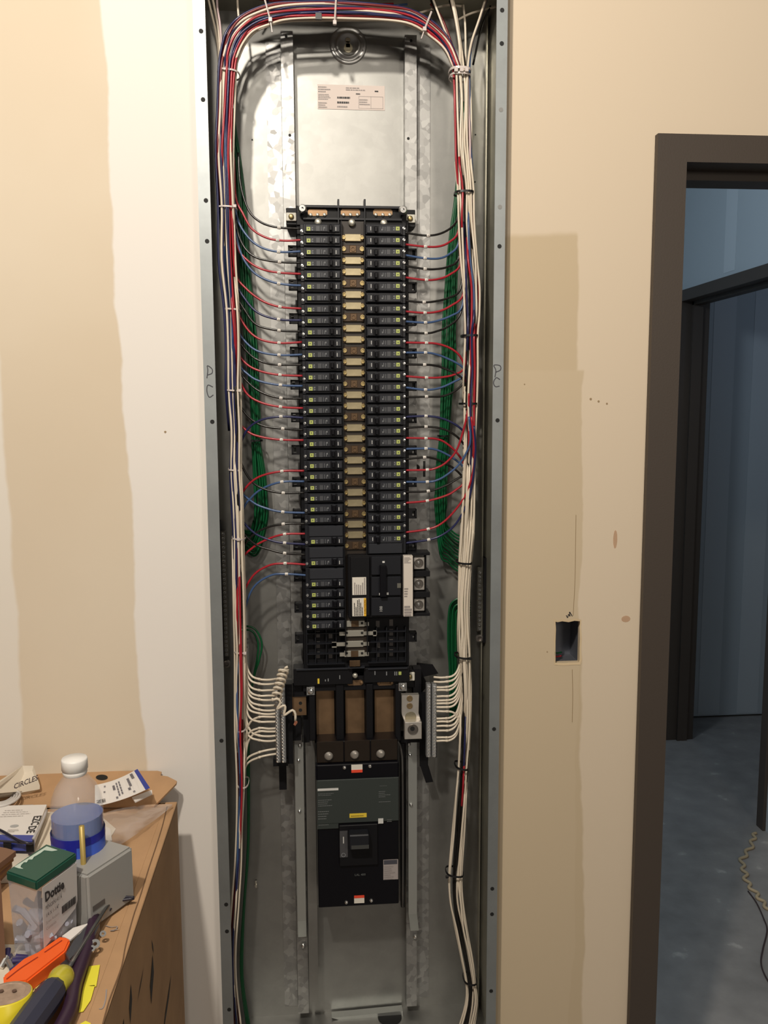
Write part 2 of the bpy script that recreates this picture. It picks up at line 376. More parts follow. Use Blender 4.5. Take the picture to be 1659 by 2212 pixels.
bm = NB(); bx(bm, -.66, 4.6, 2.9, 3.0, .012, 3.1); tag(fin('wall_far', bm, HALLW), kind='structure')
bm = NB(); bx(bm, -.66, -.56, YB+.05, 2.9, 0, 3.1); tag(fin('wall_hall_left', bm, HALLW), kind='structure')
bm = NB(); bx(bm, 4.5, 4.6, YB, 2.9, 0, 3.1); tag(fin('wall_far_room_right', bm, HALLW), kind='structure')
bm = NB(); bx(bm, -.66, 4.6, YW, 3.0, 3.1, 3.2); tag(fin('ceiling', bm, HALLW), kind='structure')
bm = NB()   # taped joints in the side wall, slightly proud
for (px, wd) in ((1580, .10),):
    y = atx(px, 480, XS).y; bx(bm, XS-.0012, XS, y-wd/2, y+wd/2, SH+.02, 3.05)
o = fin('taped_joint', bm, mat('joint_mud', (0.50, 0.55, 0.58), .85)); o.parent = bpy.data.objects['wall_hall_right']
bm = NB()
for x in (2.08, 2.30): bx(bm, x-.06, x+.06, 2.8985, 2.9, .02, 3.05)
o = fin('taped_joint', bm, mat('joint_mud', (0, 0, 0))); o.parent = bpy.data.objects['wall_far']

def frame_door(name, side):
    """hollow steel door frame"""
    t = struct_empty(name); return t
d1 = frame_door('door_1', 0)
YF = YW-.013; xo = at(1402, 900, YF).x; fw = at(1464, 900, YF).x-xo; zt_ = at(1440, 288, YF).z; zh = at(1500, 350, YF).z
bm = NB(); bx(bm, xo, xo+fw, YF, YF+.16, 0, zh); fin('jamb', bm, FRAME, d1)
bm = NB(); bx(bm, xo+1.02, xo+1.02+fw, YF, YF+.16, 0, zh, .0015); fin('jamb', bm, FRAME, d1)
bm = NB(); bx(bm, xo, xo+1.02+fw, YF, YF+.16, zh, zt_); fin('head', bm, FRAME, d1)
bm = NB(); bx(bm, xo+fw, xo+fw+.016, YF+.055, YF+.11, 0, zh); bx(bm, xo+1.004, xo+1.02, YF+.055, YF+.11, 0, zh); bx(bm, xo+fw, xo+1.02, YF+.055, YF+.11, zh-.016, zh); fin('stop', bm, FRAME, d1)
d2 = frame_door('door_2', 1)
for nm, y0, y1 in (('jamb', SY0, SY0+.05), ('jamb', SY1-.05, SY1)):
    bm = NB(); bx(bm, XS-.013, XS+.135, y0, y1, 0, SH, .0015); fin(nm, bm, FRAME, d2)
bm = NB(); bx(bm, XS-.0131, XS+.1351, SY0, SY1, SH-.052, SH+.001, .0015); fin('head', bm, FRAME, d2)
bm = NB(); bx(bm, XS+.045, XS+.095, SY1-.066, SY1-.05, 0, SH-.05); bx(bm, XS+.045, XS+.095, SY0+.05, SY0+.066, 0, SH-.05); bx(bm, XS+.045, XS+.095, SY0+.05, SY1-.05, SH-.068, SH-.05); fin('stop', bm, FRAME, d2)
# cords on the floor
bm = NB(); pts = []
cp = [(1634, 1800), (1626, 1818), (1612, 1842), (1604, 1866), (1608, 1890), (1622, 1915), (1638, 1940), (1664, 1965), (1700, 2010)]
base = spline([atz(x, y, .004) for x, y in cp], 8)
for i, p in enumerate(base):
    t = (base[min(i+1, len(base)-1)]-base[max(i-1, 0)]).normalized(); s = Vector((t.y, -t.x, 0)); pts.append(p+s*.0085*math.sin(i*.95)+s*.004*math.sin(i*.37)+Vector((0, 0, .001)))
tube(bm, pts, .0058, 7, 2); tag(fin('rope', bm, mat('tan_cord', (0.50, 0.39, 0.24), .7), smooth=True), 'wavy tan cord lying on the concrete floor through the doorway', 'cord')
bm = NB(); tube(bm, [atz(x, y, .003) for x, y in ((1616, 1925), (1634, 1950), (1650, 1985), (1657, 2010), (1648, 2050), (1644, 2080), (1654, 2110), (1680, 2150))], .0025, 6, 6)
tag(fin('power_cable', bm, mat('dark_cable', (0.05, 0.03, 0.03), .5), smooth=True), 'thin dark cable curving over the concrete floor beside the tan cord', 'cable')

# wall box behind the cut-out
t = thing('outlet_box', ((ox0+ox1)/2, YW+.06, oz0), 'recessed metal wall box in the rectangular cut-out right of the panel, wires inside', 'electrical box')
BOXM = mat('box_steel', (0.20, 0.21, 0.24), .45, .6)
bm = NB(); a, b, c, d = ox0-.004, ox1+.004, oz0-.004, oz1+.004; y0, y1 = YW+.018, YW+.075
bx(bm, a, b, y1, y1+.002, c, d); bx(bm, a-.002, a, y0, y1, c, d); bx(bm, b, b+.002, y0, y1, c, d); bx(bm, a, b, y0, y1, c-.002, c); bx(bm, a, b, y0, y1, d, d+.002); fin('box_shell', bm, BOXM, t)
bm = NB(); tube(bm, [(a+.004, y0+.03, d-.004), (a+.014, y0+.025, d-.035), (a+.008, y0+.03, c+.03), (a+.012, y0+.02, c+.006)], .005, 10, 6); fin('flexible_conduit', bm, mat('grey_conduit', (0.16, 0.16, 0.19), .4), t, True)
for col, dz in (('green', .016), ('red', .009)):
    bm = NB(); tube(bm, [(a+.002, y0+.02, c+dz+.008), (a+.014, y0+.012, c+dz), (a+.028, y0+.02, c+dz-.002)], .0016, 6, 5); fin('wire', bm, WIRE[col], t, True)

# left end of the wall: raw edge with a steel stud behind
t = thing('steel_stud', (-0.70, .04, 0), 'galvanized steel stud standing at the far left edge of the drywall', 'stud')
bm = NB(); SX = -0.656
bx(bm, SX-.035, SX-.001, .070, .072, 0, 2.9); bx(bm, SX-.003, SX-.001, .035, .070, 0, 2.9); bx(bm, SX-.05, SX-.035, .055, .072, 0, 2.9); fin('web', bm, GALVR, t)
bm = NB(); bx(bm, SX-.35, SX-.05, .066, .078, 0, 2.9); fin('side_flange', bm, GALV, t)

# ================================================================== THE CABINET
cab = thing('panelboard_cabinet', (0, .07, BB), 'tall open galvanized steel electrical cabinet recessed in the drywall', 'cabinet')
YBK = .146; XI = .2525
bm = NB(); bx(bm, -XI, XI, YBK, YBK+.0015, BB, BT); fin('back_panel', bm, GALV, cab)
for s in (-1, 1):
    bm = NB(); bx(bm, s*XI, s*(XI+.0015), .0015, YBK, BB, BT); fin('side_panel', bm, GALVS, cab)
bm = NB(); bx(bm, -XI, XI, .0015, YBK, BT-.0015, BT); fin('top_panel', bm, GALVS, cab)
bm = NB(); bx(bm, -XI, XI, .0015, YBK, BB, BB+.0015); fin('bottom_panel', bm, GALV, cab)
for s, wd in ((-1, .0195), (1, .0185)):
    bm = NB(); bx(bm, s*(.254-wd), s*.254, 0, .0015, BB, BT); fl = fin('flange', bm, GALVF, cab)
    hl = [(430, 67), (436, 215), (444, 433), (447, 521), (460, 911), (480, 1600), (488, 1954), (489, 2012), (494, 2181)] if s < 0 else \
         [(1086, 22), (1084, 94), (1082, 237), (1078, 447), (1076, 532), (1071, 908), (1065, 1575), (1062, 1920), (1061, 1975), (1059, 2141)]
    for (x, y) in hl:
        bm = NB(); c = at(x, y, -.0002); c.x = s*.2418 if s < 0 else .2445
        cyl(bm, c, (0, 1, 0), .0036, .0006, 14); h = fin('screw_hole', bm, HOLE if (x, y) not in ((1082, 237), (1078, 447)) else mat('dull_slug', (0.25, .25, .24), .6), cab); h.parent = fl
for (px, py, st) in ((453, 800, [[(447, 817), (449, 800), (448, 790), (458, 797), (458, 806), (449, 810)], [(460, 836), (449, 832), (447, 845), (452, 858), (461, 853)]]),
                     (1073, 800, [[(1069, 815), (1071, 800), (1067, 789), (1080, 790), (1081, 799), (1071, 804)], [(1080, 820), (1072, 816), (1066, 826), (1070, 835), (1079, 834)]])):
    bm = NB()
    for s_ in st: stroke(bm, [at(x, y, 0) for x, y in s_], .0015, (0, -1, 0), .0004)
    tag(fin('pen_letters', bm, mat('pen_grey', (0.05, 0.05, 0.06), .7), cab), 'handwritten letters P and C')
# fold lip along the right back corner
bm = NB(); bx(bm, .2455, .2475, .128, YBK, BB+.002, BT-.002); fin('corner_bead', bm, GALVS, cab)
# hat rails
for s in (-1, 1):
    bm = NB(); a, b = (.098, .1190)
    bx(bm, s*a, s*b, .1200, .1215, .50, 2.350); bx(bm, s*b, s*(b-.0015), .1215, .1445, .50, 2.350); bx(bm, s*a, s*(a+.0015), .1215, .1445, .50, 2.350)
    r = fin('mounting_rail', bm, GALVR, cab)
    bm = NB(); bx(bm, s*(b+.0015), s*.1465, .1435, .1455, .50, 2.345); fin('rail_flange', bm, GALVR, cab)
    for (x, y) in (((618, 78), (626, 292), (648, 1610), (645, 1643)) if s < 0 else ((888, 88), (882, 299), (886, 1640))):
        bm = NB(); cyl(bm, at(x, y, .1195), (0, 1, 0), .0024, .0006, 12); h = fin('rail_hole', bm, HOLE, cab); h.parent = r
# knockout rosette with keyhole
ko = at(752, 98, YBK); bm = NB()
lathe(bm, (ko.x, YBK, ko.z), (0, -1, 0), [(.033, .0), (.031, .003), (.027, .0015), (.0235, .0012), (.0215, .004), (.018, .0045), (.0165, .001), (.0002, .001)], 36)
fin('knockout_ring', bm, mat('stamped_steel', (0.42, 0.42, 0.41), .38, .75), cab, True)
bm = NB(); cyl(bm, (ko.x, YBK-.0016, ko.z-.005), (0, 1, 0), .0078, .001, 18); cyl(bm, (ko.x-.0005, YBK-.0016, ko.z+.008), (0, 1, 0), .0046, .001, 14); bx(bm, ko.x-.0040, ko.x+.0032, YBK-.0021, YBK-.0011, ko.z-.004, ko.z+.006)
fin('keyhole_plate', bm, mat('keyhole_ochre', (0.52, 0.47, 0.33), .6), cab)
# rating sticker
a, b, c, d = prc(686, 184, 831, 237, YBK-.0005); bm = NB(); bx(bm, a, b, YBK-.0008, YBK-.0001, c, d); stk = fin('rating_sticker', bm, mat('sticker_pink', (0.66, 0.57, 0.52), .55), cab)
W_, H_ = b-a, d-c; Ys = YBK-.0009
def st_lines(x, y, w_, h_, rows, m=SOFTINK): 
    o = lines('fine_print', (a+W_*x, Ys, c+H_*y), (1, 0, 0), (0, 0, 1), W_*w_, H_*h_, rows, m, cab); o.parent = stk; WL[o.name] = WL[stk.name]
st_lines(.01, .68, .20, .28, 3); st_lines(.01, .38, .19, .26, 4); st_lines(.01, .05, .13, .26, 3); st_lines(.42, .78, .38, .16, 2); st_lines(.29, .44, .24, .15, 1, INK); st_lines(.29, .24, .24, .16, 1, INK); st_lines(.29, .08, .2, .11, 1)
st_lines(.62, .2, .16, .28, 3); st_lines(.57, .62, .09, .1, 1, INK); st_lines(.85, .74, .06, .12, 1, INK)
bm = NB()
for (x0, y0, x1, y1) in ((.79, .06, .795, .55), (.97, .06, .975, .55), (.79, .06, .975, .075), (.61, .54, .975, .555), (.61, .06, .615, .54), (.61, .06, .79, .07)):
    bx(bm, a+W_*x0, a+W_*x1, Ys-.0002, Ys, c+H_*y0, c+H_*y1)
fin('printed_box', bm, SOFTINK, cab).parent = stk
# equipment ground bars in the back corners
for s, (y0, y1), px in ((-1, (1125, 1395), 496), (1, (1215, 1350), 1026)):
    A_ = atx(px, y0, s*.243); B_ = atx(px, y1, s*.243); g = thing('ground_bar', (s*.24, .13, B_.z), ('%s ground bar with a row of screws in the back corner of the cabinet' % ('left' if s < 0 else 'right')), 'ground bar')
    bm = NB(); bx(bm, s*.2375, s*.2465, .128, .138, B_.z, A_.z, .0008); fin('bar', bm, mat('bar_alu', (0.30, 0.29, 0.26), .4, .7), g)
    bm = NB(); bx(bm, s*.2475, s*.2525, .118, .14, B_.z-.02, A_.z+.02); fin('bracket', bm, BLK, g)
    n = int((A_.z-B_.z)/.0085); sc = None
    for k in range(n):
        z = B_.z+.005+k*.0085
        if sc is None: bm = NB(); lathe(bm, (s*.242, .128, z), (0, -1, 0), [(.0032, 0), (.003, .0022), (.0012, .0024), (.0002, .001)], 10); sc = fin('bar_screw', bm, mat('bar_screw', (0.5, .5, .5), .3, .9), g); z0 = z
        else: q = clone(sc, g, (0, 0, z-z0))
    bm = NB(); c = B_.z-.013; lathe(bm, (s*.242, .128, c), (0, -1, 0), [(.0075, 0), (.007, .004), (.0045, .0045), (.0035, .0005), (.0002, .0005)], 18); fin('end_screw', bm, mat('end_screw', (.38, .35, .33), .35, .8), g)
# white dotted slotted plates + paint smear on the back right
bm = NB(); pbx(bm, 907, 966, 924, 1064, YBK-.0022, YBK); pl = fin('slotted_tab', bm, mat('bright_tab', (.72, .70, .64), .4, .5), cab)
bm = NB(); pbx(bm, 914, 996, 919, 1030, YBK-.003, YBK-.0021); cyl(bm, at(900, 1010, YBK-.003), (0, 1, 0), .006, .003, 12); fin('tab_slot', bm, HOLE, cab).parent = pl
# bottom: knocked-in bracket and end wall conduit hole
bm = NB(); p = [at(x, y, YBK-.004) for x, y in ((716, 2186), (868, 2171), (868, 2187), (760, 2197))]; prism(bm, p, (0, -.02, .002)); fin('bent_tab', bm, STRAP, cab)
bm = NB(); q = atz(842, 2196, BB+.003); cyl(bm, q, (0, 0, 1), .024, .001, 24); fin('conduit_hole', bm, HOLE, cab)
bm = NB(); c = at(972, 2190, YBK-.001); lathe(bm, c, (0, -1, 0), [(.021, 0), (.020, .001), (.018, 0)], 28); cyl(bm, c+Vector((0, -.003, -.002)), (0, 1, 0), .004, .006, 10); fin('mounting_dimple', bm, GALV, cab)
bm = NB(); pbx(bm, 900, 2175, 922, 2177, YBK-.001, YBK); cyl(bm, at(911, 2193, YBK-.001), (0, 1, 0), .002, .001, 8); fin('slot_mark', bm, HOLE, cab)
bm = NB(); cyl(bm, at(553, 1911, YBK-.004), (0, 1, 0), .0022, .008, 8); pbx(bm, 551, 1904, 555, 1918, YBK-.006, YBK-.003); fin('rivet', bm, TIN, cab)
for (x, y) in ((1027, 291), (1026, 393), (553, 500), (910, 1257), (545, 302), (911, 1889)):
    bm = NB(); cyl(bm, at(x, y, YBK-.0003), (0, 1, 0), .0015, .0006, 8); fin('pin_hole', bm, HOLE, cab)
# mounting straps of the interior
for s, sh in ((-1, ((640, 1604), (641, 1990), (644, 2036))), (1, ((883, 1604), (884, 1975), (892, 2022)))):
    bm = NB(); w0 = .0165; z0, z1, z2 = [at(x, y, .10).z for x, y in sh]; x = s*.1085
    bx(bm, x-w0/2, x+w0/2, .100, .103, z1, z0)
    dx = .006 if s > 0 else 0
    v = [bm.verts.new(c) for c in ((x-w0/2, .100, z1), (x+w0/2, .100, z1), (x+w0/2+dx, .117, z2), (x-w0/2+dx, .117, z2), (x-w0/2, .103, z1), (x+w0/2, .103, z1), (x+w0/2+dx, .1195, z2), (x-w0/2+dx, .1195, z2))]
    for f in ((0, 1, 2, 3), (7, 6, 5, 4), (0, 3, 7, 4), (1, 5, 6, 2), (3, 2, 6, 7)): bm.faces.new([v[i] for i in f])
    fin('mounting_strap', bm, STRAP, cab)
for (x, y, r) in ((648, 1610, .004), (645, 1642, .0032), (647, 1752, .0032), (883, 1607, .004), (886, 1630, .0032), (888, 1738, .0035), (655, 2043, .0045), (897, 2023, .0045)):
    screw('strap_screw', x, y, .099 if y < 2000 else .116, r, cab, kind='dome')

# ================================================================== INTERIOR CHASSIS
YBR = .030
z0s = at(665, 494, YBR).z; PIT = (at(665, 494, YBR).z-at(675, 1353, YBR).z)/36
zi = lambda i: z0s-i*PIT
ch = thing('panelboard_interior', (0, .09, zi(40)), 'black bus chassis holding two columns of breakers in the cabinet', 'panelboard')
# base pan
bm = NB(); bx(bm, -.0965, .0975, .062, .092, zi(40.6), zi(-1.2), .001); fin('base_pan', bm, BLK, ch)
bm = NB(); bx(bm, -.0205, .0185, .050, .063, zi(39), zi(-.9)); fin('centre_channel', bm, mat('channel_dark', (.02, .013, .008), .5), ch)
bm = NB()
for x in (-.0212, .0182): bx(bm, x, x+.0016, .036, .062, zi(39), zi(-.8))
fin('channel_rib', bm, BLK, ch)
# side clips
cl = None
def clip_bm(s, z):
    bm = NB(); a, b = .0965, .1115
    bx(bm, s*a, s*b, .060, .078, z+.0055, z+.0085); bx(bm, s*a, s*b, .060, .078, z-.0085, z-.0055); bx(bm, s*(b-.003), s*b, .060, .078, z-.0085, z+.0085); bx(bm, s*a, s*(a+.007), .060, .078, z-.0055, z+.0055); return bm
for s in (-1, 1):
    src = None; zc0 = zi(1.6 if s < 0 else 1.75)
    for k in range(13):
        z = zc0-3*k*PIT
        if s > 0 and k in (10,): continue
        if src is None: src = fin('side_clip', clip_bm(s, z), BLK, ch)
        else: clone(src, ch, (0, 0, -3*k*PIT))
bm = NB()
for s in (-1, 1):
    for k in range(13): bx(bm, s*.1015, s*.1085, .075, .0755, zi(1.6+3*k)-.0045, zi(1.6+3*k)+.0045)
tag(fin('clip_slit', bm, mat('slit_light', (.55, .55, .52), .5), ch), kind='stuff')
# centre connectors (one of each kind, then copies)
def conn_plate():
    bm = NB(); bx(bm, -.0145, .0135, -.001, .004, -.0062, .0062, .0008); return bm
def ring_bm(x, r=.0034, z=0):
    bm = NB(); lathe(bm, (x, -.0012, z), (0, -1, 0), [(r, 0), (r*.95, .0015), (r*.6, .0015), (r*.5, .0002), (.0002, .0002)], 14); return bm
cA = cB = None
for i in range(0, 29):
    z = zi(i+.56); nm = 'bus_connector'; kind = 'dark' if i % 3 == 1 else 'plate'
    if kind == 'plate':
        if cA is None:
            cA = thing(nm, (0, .046, z), None, None); del_keys = True; cA.parent = ch; cA.location = Vector((0, .046, z))-WL[ch.name]
            cA['label'] = 'light tin-plated connector plate'
            pA = [fin('contact_plate', conn_plate(), PLATE, cA, local=True), fin('corner_screw', ring_bm(-.0165), BRASS, cA, local=True), fin('corner_screw', ring_bm(.0150), BRASS, cA, local=True)]
            bm = NB(); bx(bm, -.0195, .0175, .001, .004, -.0052, .0048); pA.append(fin('screw_strip', bm, DPLATE, cA, local=True))
        else:
            e_ = cA.copy(); link(e_); e_.location = Vector((0, .046, z))-WL[ch.name]; WL[e_.name] = Vector((0, .046, z))
            for q in pA: clone(q, e_)
    else:
        if cB is None:
            cB = thing(nm, (0, .046, z), None, None); cB.parent = ch; cB.location = Vector((0, .046, z))-WL[ch.name]; cB['label'] = 'dark connector with a centre screw'
            bm = NB(); bx(bm, -.0195, .0175, 0, .004, -.0075, .0070, .0006); pB = [fin('contact_plate', bm, mat('dark_copper', (.05, .03, .016), .45, .3), cB, local=True)]
            bm = NB(); bx(bm, -.0062, .0052, -.0012, .001, -.006, .006, .0006); pB.append(fin('square_nut', bm, DPLATE, cB, local=True)); pB.append(fin('centre_screw', ring_bm(-.0005, .0042), DPLATE, cB, local=True))
            pB += [fin('corner_screw', ring_bm(.0150, .0042), BRASS, cB, local=True), fin('corner_screw', ring_bm(-.0165, .0040), BRASS, cB, local=True)]
        else:
            e_ = cB.copy(); link(e_); e_.location = Vector((0, .046, z))-WL[ch.name]; WL[e_.name] = Vector((0, .046, z))
            for q in pB: clone(q, e_)
# bright spare connectors below the last breakers
def spare(y, x0, x1, tabs, screws, dk=None):
    bm = NB(); pbx(bm, x0, y-7, x1, y+6, .046, .05, .0006)
    for (a_, b_, dy, h) in tabs: pbx(bm, a_, y+dy-h, b_, y+dy+h, .0465, .0485)
    o = fin('spare_connector', bm, TIN, ch)
    for sx in screws:
        q = screw('connector_screw', sx, y-2, .0455, .0022, ch, HOLE, .001); q.parent = o; 
    if dk:
        bm = NB(); pbx(bm, dk-8, y-7, dk+8, y+6, .0452, .0462); q = fin('square_nut', bm, DPLATE, ch); q.parent = o
spare(1348, 748, 788, [(787, 797, 0, 4)], (782,), 767); spare(1369, 747, 786, [(733, 748, 0, 4), (785, 814, -1, 4), (806, 813, -1, 6)], (749, 782))
spare(1392, 746, 785, [(717, 748, 0, 4), (717, 727, 1, 6), (784, 797, -1, 4)], (749, 782)); spare(1413, 744, 788, [(734, 746, 1, 4), (786, 797, 0, 4)], (749, 782), 766)
bm = NB(); pbx(bm, 755, 1427, 778, 1440, .047, .05, .0005); fin('spare_connector', bm, DPLATE, ch)
# pan windows beside the spare connectors
bm = NB()
for (x, y) in ((687, 1370), (687, 1393), (687, 1415), (714, 1372), (714, 1415), (816, 1348), (817, 1392), (816, 1412), (845, 1345), (845, 1366), (845, 1388), (845, 1410)):
    pbx(bm, x-4, y-7, x+4, y+7, .0612, .063)
tag(fin('pan_window', bm, mat('window_grey', (.10, .09, .085), .6), ch), kind='stuff')
bm = NB()
for i in range(37, 41): bx(bm, -.09, -.022, .050, .0615, zi(i)-.0008, zi(i)+.0008); bx(bm, .021, .09, .050, .0615, zi(i)-.0008, zi(i)+.0008)
for x in (-.09, -.0745, -.055, -.037, .037, .055, .0745, .09): bx(bm, x-.0007, x+.0007, .052, .0615, zi(40), zi(36.6))
tag(fin('pan_rib', bm, BRK, ch), kind='stuff')
# top end
bm = NB(); pbx(bm, 640, 446, 878, 488, .058, .09, .001); fin('end_insulator', bm, BLK, ch)
bm = NB(); pbx(bm, 652, 444, 872, 449, .050, .06); pbx(bm, 655, 471, 868, 475, .052, .06)
for x in (731, 788): pbx(bm, x-2, 430, x+2, 449, .056, .075); pbx(bm, x-1, 449, x+1, 488, .050, .06)
fin('end_rib', bm, BRK, ch)
for x in (686, 757, 827):
    bm = NB(); c = at(x, 459, .0565); a_ = .0165; h_ = .0055
    prism(bm, [c+Vector((dx*a_, 0, dz*h_)) for dx, dz in ((-1, -.5), (-.85, -1), (.85, -1), (1, -.5), (1, .5), (.85, 1), (-.85, 1), (-1, .5))], (0, .003, 0)); bs = fin('bus_end', bm, COPPER, ch)
    for dx in (-15, 0, 15): q = screw('bus_screw', x+dx, 464, .0563, .0030, ch, TIN, .002, 'dome'); q.parent = bs
for (x, y) in ((687, 480), (760, 481), (829, 482)): screw('end_screw', x, y, .046, .0062, ch, TIN, .005, 'dome')
for (x, y) in ((653, 452), (870, 455)): screw('corner_screw', x, y, .045, .0075, ch, ZINC, .008)
for (x0, y0, x1, y1, cx, cy) in ((618, 449, 645, 486, 629, 468), (873, 453, 897, 491, 886, 472), (873, 1448, 897, 1486, 885, 1462)):
    bm = NB(); pbx(bm, x0, y0, x1, y1, .085, .115, .001); fin('corner_bracket', bm, BLK, ch)
    bm = NB(); pbx(bm, cx-11, cy-9, cx+11, cy+9, .080, .085, .001); fin('insulating_washer', bm, mat('bone_plastic', (.62, .60, .52), .5), ch); screw('bracket_screw', cx, cy, .079, .0048, ch, BRASS, .003, 'dome')
for (x, y) in ((671, 1493), (870, 1484)):
    bm = NB(); pbx(bm, x-9, y-9, x+9, y+9, .060, .064, .0006); fin('square_washer', bm, ZINC, ch); screw('corner_screw', x, y, .059, .006, ch, ZINC, .004, 'dome')
# bottom end block with marks
bm = NB(); pbx(bm, 634, 1443, 762, 1480, .058, .09, .001); pbx(bm, 786, 1442, 885, 1474, .058, .09, .001); pbx(bm, 655, 1460, 880, 1490, .066, .09); fin('end_insulator', bm, BLK, ch)
bm = NB(); pbx(bm, 640, 1444, 752, 1447, .054, .058); pbx(bm, 795, 1443, 880, 1446, .054, .058); pbx(bm, 752, 1441, 788, 1444, .05, .06); fin('end_rib', bm, BRKF, ch)
pbox('yellow_tab', 686, 1466, 690, 1477, .0573, .058, YEL, ch); pbox('lime_square', 861, 1451, 867, 1458, .0573, .058, GREEN_SQ, ch)
bm = NB()
for (x, y, h) in ((734, 1463, 4), (810, 1454, 4), (835, 1455, 4), (853, 1455, 4), (857, 1455, 4), (703, 1470, 2), (709, 1469, 3)): pbx(bm, x-1, y-h, x+1, y+h, .0574, .058)
fin('end_print', bm, GREYP, ch)
for x in (767, 832):
    bm = NB(); c = at(x, 1475, .0645); prism(bm, [c+Vector((dx*.0145, 0, dz*.005)) for dx, dz in ((-1, -.5), (-.8, -1), (.8, -1), (1, -.5), (1, .5), (.8, 1), (-.8, 1), (-1, .5))], (0, .002, 0)); fin('bus_end', bm, COPPER, ch)
    for dx in (-14, 14): screw('bus_screw', x+dx, 1475, .0643, .0035, ch, COPPER, .002, 'dome')
screw('end_screw', 767, 1459, .056, .005, ch, TIN, .004, 'dome')
# three main busbars and the ribs between them
for (x0, x1) in ((683, 723), (746, 788), (809, 851)):
    bm = NB(); pbx(bm, x0, 1490, x1, 1640, .088, .094, .0008); fin('busbar', bm, COPPER, ch)
bm = NB()
for (x0, x1) in ((668, 681), (726, 743), (791, 806), (854, 866)): pbx(bm, x0, 1478, x1, 1600, .062, .10, .001)
pbx(bm, 668, 1480, 866, 1490, .075, .10); pbx(bm, 655, 1500, 668, 1604, .09, .118); pbx(bm, 866, 1590, 915, 1604, .09, .118); fin('busbar_barrier', bm, BLK, ch)
# mounting plate below, behind the main breaker
bm = NB(); bx(bm, -.088, .088, .108, .118, .735, at(760, 1600, .11).z, .001); fin('breaker_pan', bm, GALV, ch)

# ================================================================== BREAKERS
BW = .0690
def bk_parts(T, double=False):
    """single pole breaker, local frame: x towards the bus, y into the cabinet, z up"""
    h = PIT/2-.0004; zlo = -h-(PIT if double == 'down' else 0); zhi = h+(PIT if double == 'up' else 0); out = []
    bm = NB(); bx(bm, -BW/2, BW/2, .009, .034, zlo, zhi, .0006)
    bx(bm, -BW/2+.0055, BW/2-.0005, .004, .0095, zlo+.0012, zhi-.0002, .0008); out.append(fin('body', bm, BRK, T, local=True))
    bm = NB(); bx(bm, -BW/2+.0085, BW/2-.002, 0, .0045, -.0046, .0078, .001)
    if double: bx(bm, -BW/2+.007, BW/2-.002, .0005, .005, (.0085 if double == 'up' else zlo+.001), (zhi-.001 if double == 'up' else -.0055), .0012)
    out.append(fin('face', bm, BRKF, T, local=True))
    bm = NB(); bx(bm, .0115, .0145, -.0002, .001, -.0046, .0075); bx(bm, .0195, .0235, -.0002, .001, -.0046, .0075); out.append(fin('handle_slot', bm, HANDLE, T, local=True))
    bm = NB(); bx(bm, .0145, .0195, -.0050, .001, -.0030, .0062, .0008); out.append(fin('toggle_handle', bm, HANDLE, T, local=True))
    bm = NB(); bx(bm, -.0235, -.0172, -.0003, .001, -.0034, .0030); out.append(fin('lime_square', bm, GREEN_SQ, T, local=True))
    bm = NB(); bx(bm, -.0213, -.0196, -.0005, .001, -.0008, .0010); out.append(fin('square_dot', bm, INK, T, local=True))
    bm = NB()
    for (x, w_, a_, b_) in ((-.0155, .0006, -.0032, .0030), (-.0140, .0012, .0008, .0030), (-.0140, .0012, -.003, -.0006), (.0010, .0005, -.003, .004), (.0045, .0006, -.003, .003), (.0060, .0013, .0006, .0034)): bx(bm, x, x+w_, -.0003, .001, a_, b_)
    out.append(fin('face_print', bm, GREYP, T, local=True))
    bm = NB(); bx(bm, .0252, .0262, -.0004, .001, -.0028, .0034); out.append(fin('white_mark', bm, WPRINT, T, local=True))
    bm = NB(); bx(bm, -.0075, -.0015, -.0003, .001, -.0036, .0044); out.append(fin('grey_panel', bm, mat('grey_panel', (.055, .058, .065), .45), T, local=True))
    bm = NB(); lathe(bm, (-BW/2+.0028, .0092, -.0025), (0, -1, 0), [(.0026, 0), (.0025, .0018), (.001, .0020), (.0002, .0014)], 10); out.append(fin('terminal_screw', bm, ZINC, T, local=True))
    return out
proto = {}
def breaker(side, i, kind, label, loc):
    b_ = thing('circuit_breaker', loc, label, 'breaker', 'breakers in the %s column' % ('left' if side < 0 else 'right'))
    if side > 0: b_.rotation_euler = (0, PI, 0)
    k = kind
    if k not in proto: proto[k] = bk_parts(b_, k)
    else:
        for q in proto[k]: clone(q, b_)
    return b_
XLc, XRc = -.0553, .0548
double_at = {28: 'up', 30: 'up', 32: 'up'}
n = 0
colr_l = {}
for i in range(0, 37):
    if i in (27, 29, 31): continue
    n += 1; k = double_at.get(i, False)
    if k: lab = 'wide black breaker with blank upper half, %s from the top of the left column' % nth(n)
    else: lab = 'slim black breaker with lime square, %s from the top of the left column' % nth(n)
    breaker(-1, i, k, lab, (XLc-.0004, YBR, zi(i)))
n = 0
for i in range(0, 29):
    n += 1
    k = 'up' if i == 28 else False                                   # rotated: up means down on this side
    lab = 'slim black breaker with lime square, %s from the top of the right column' % nth(n) if not k else 'wide black breaker at the bottom of the right column, above the lug breaker'
    breaker(1, i, k, lab, (XRc, YBR, at(861, 494.5 if 0 else 494, YBR).z-i*PIT*.998))

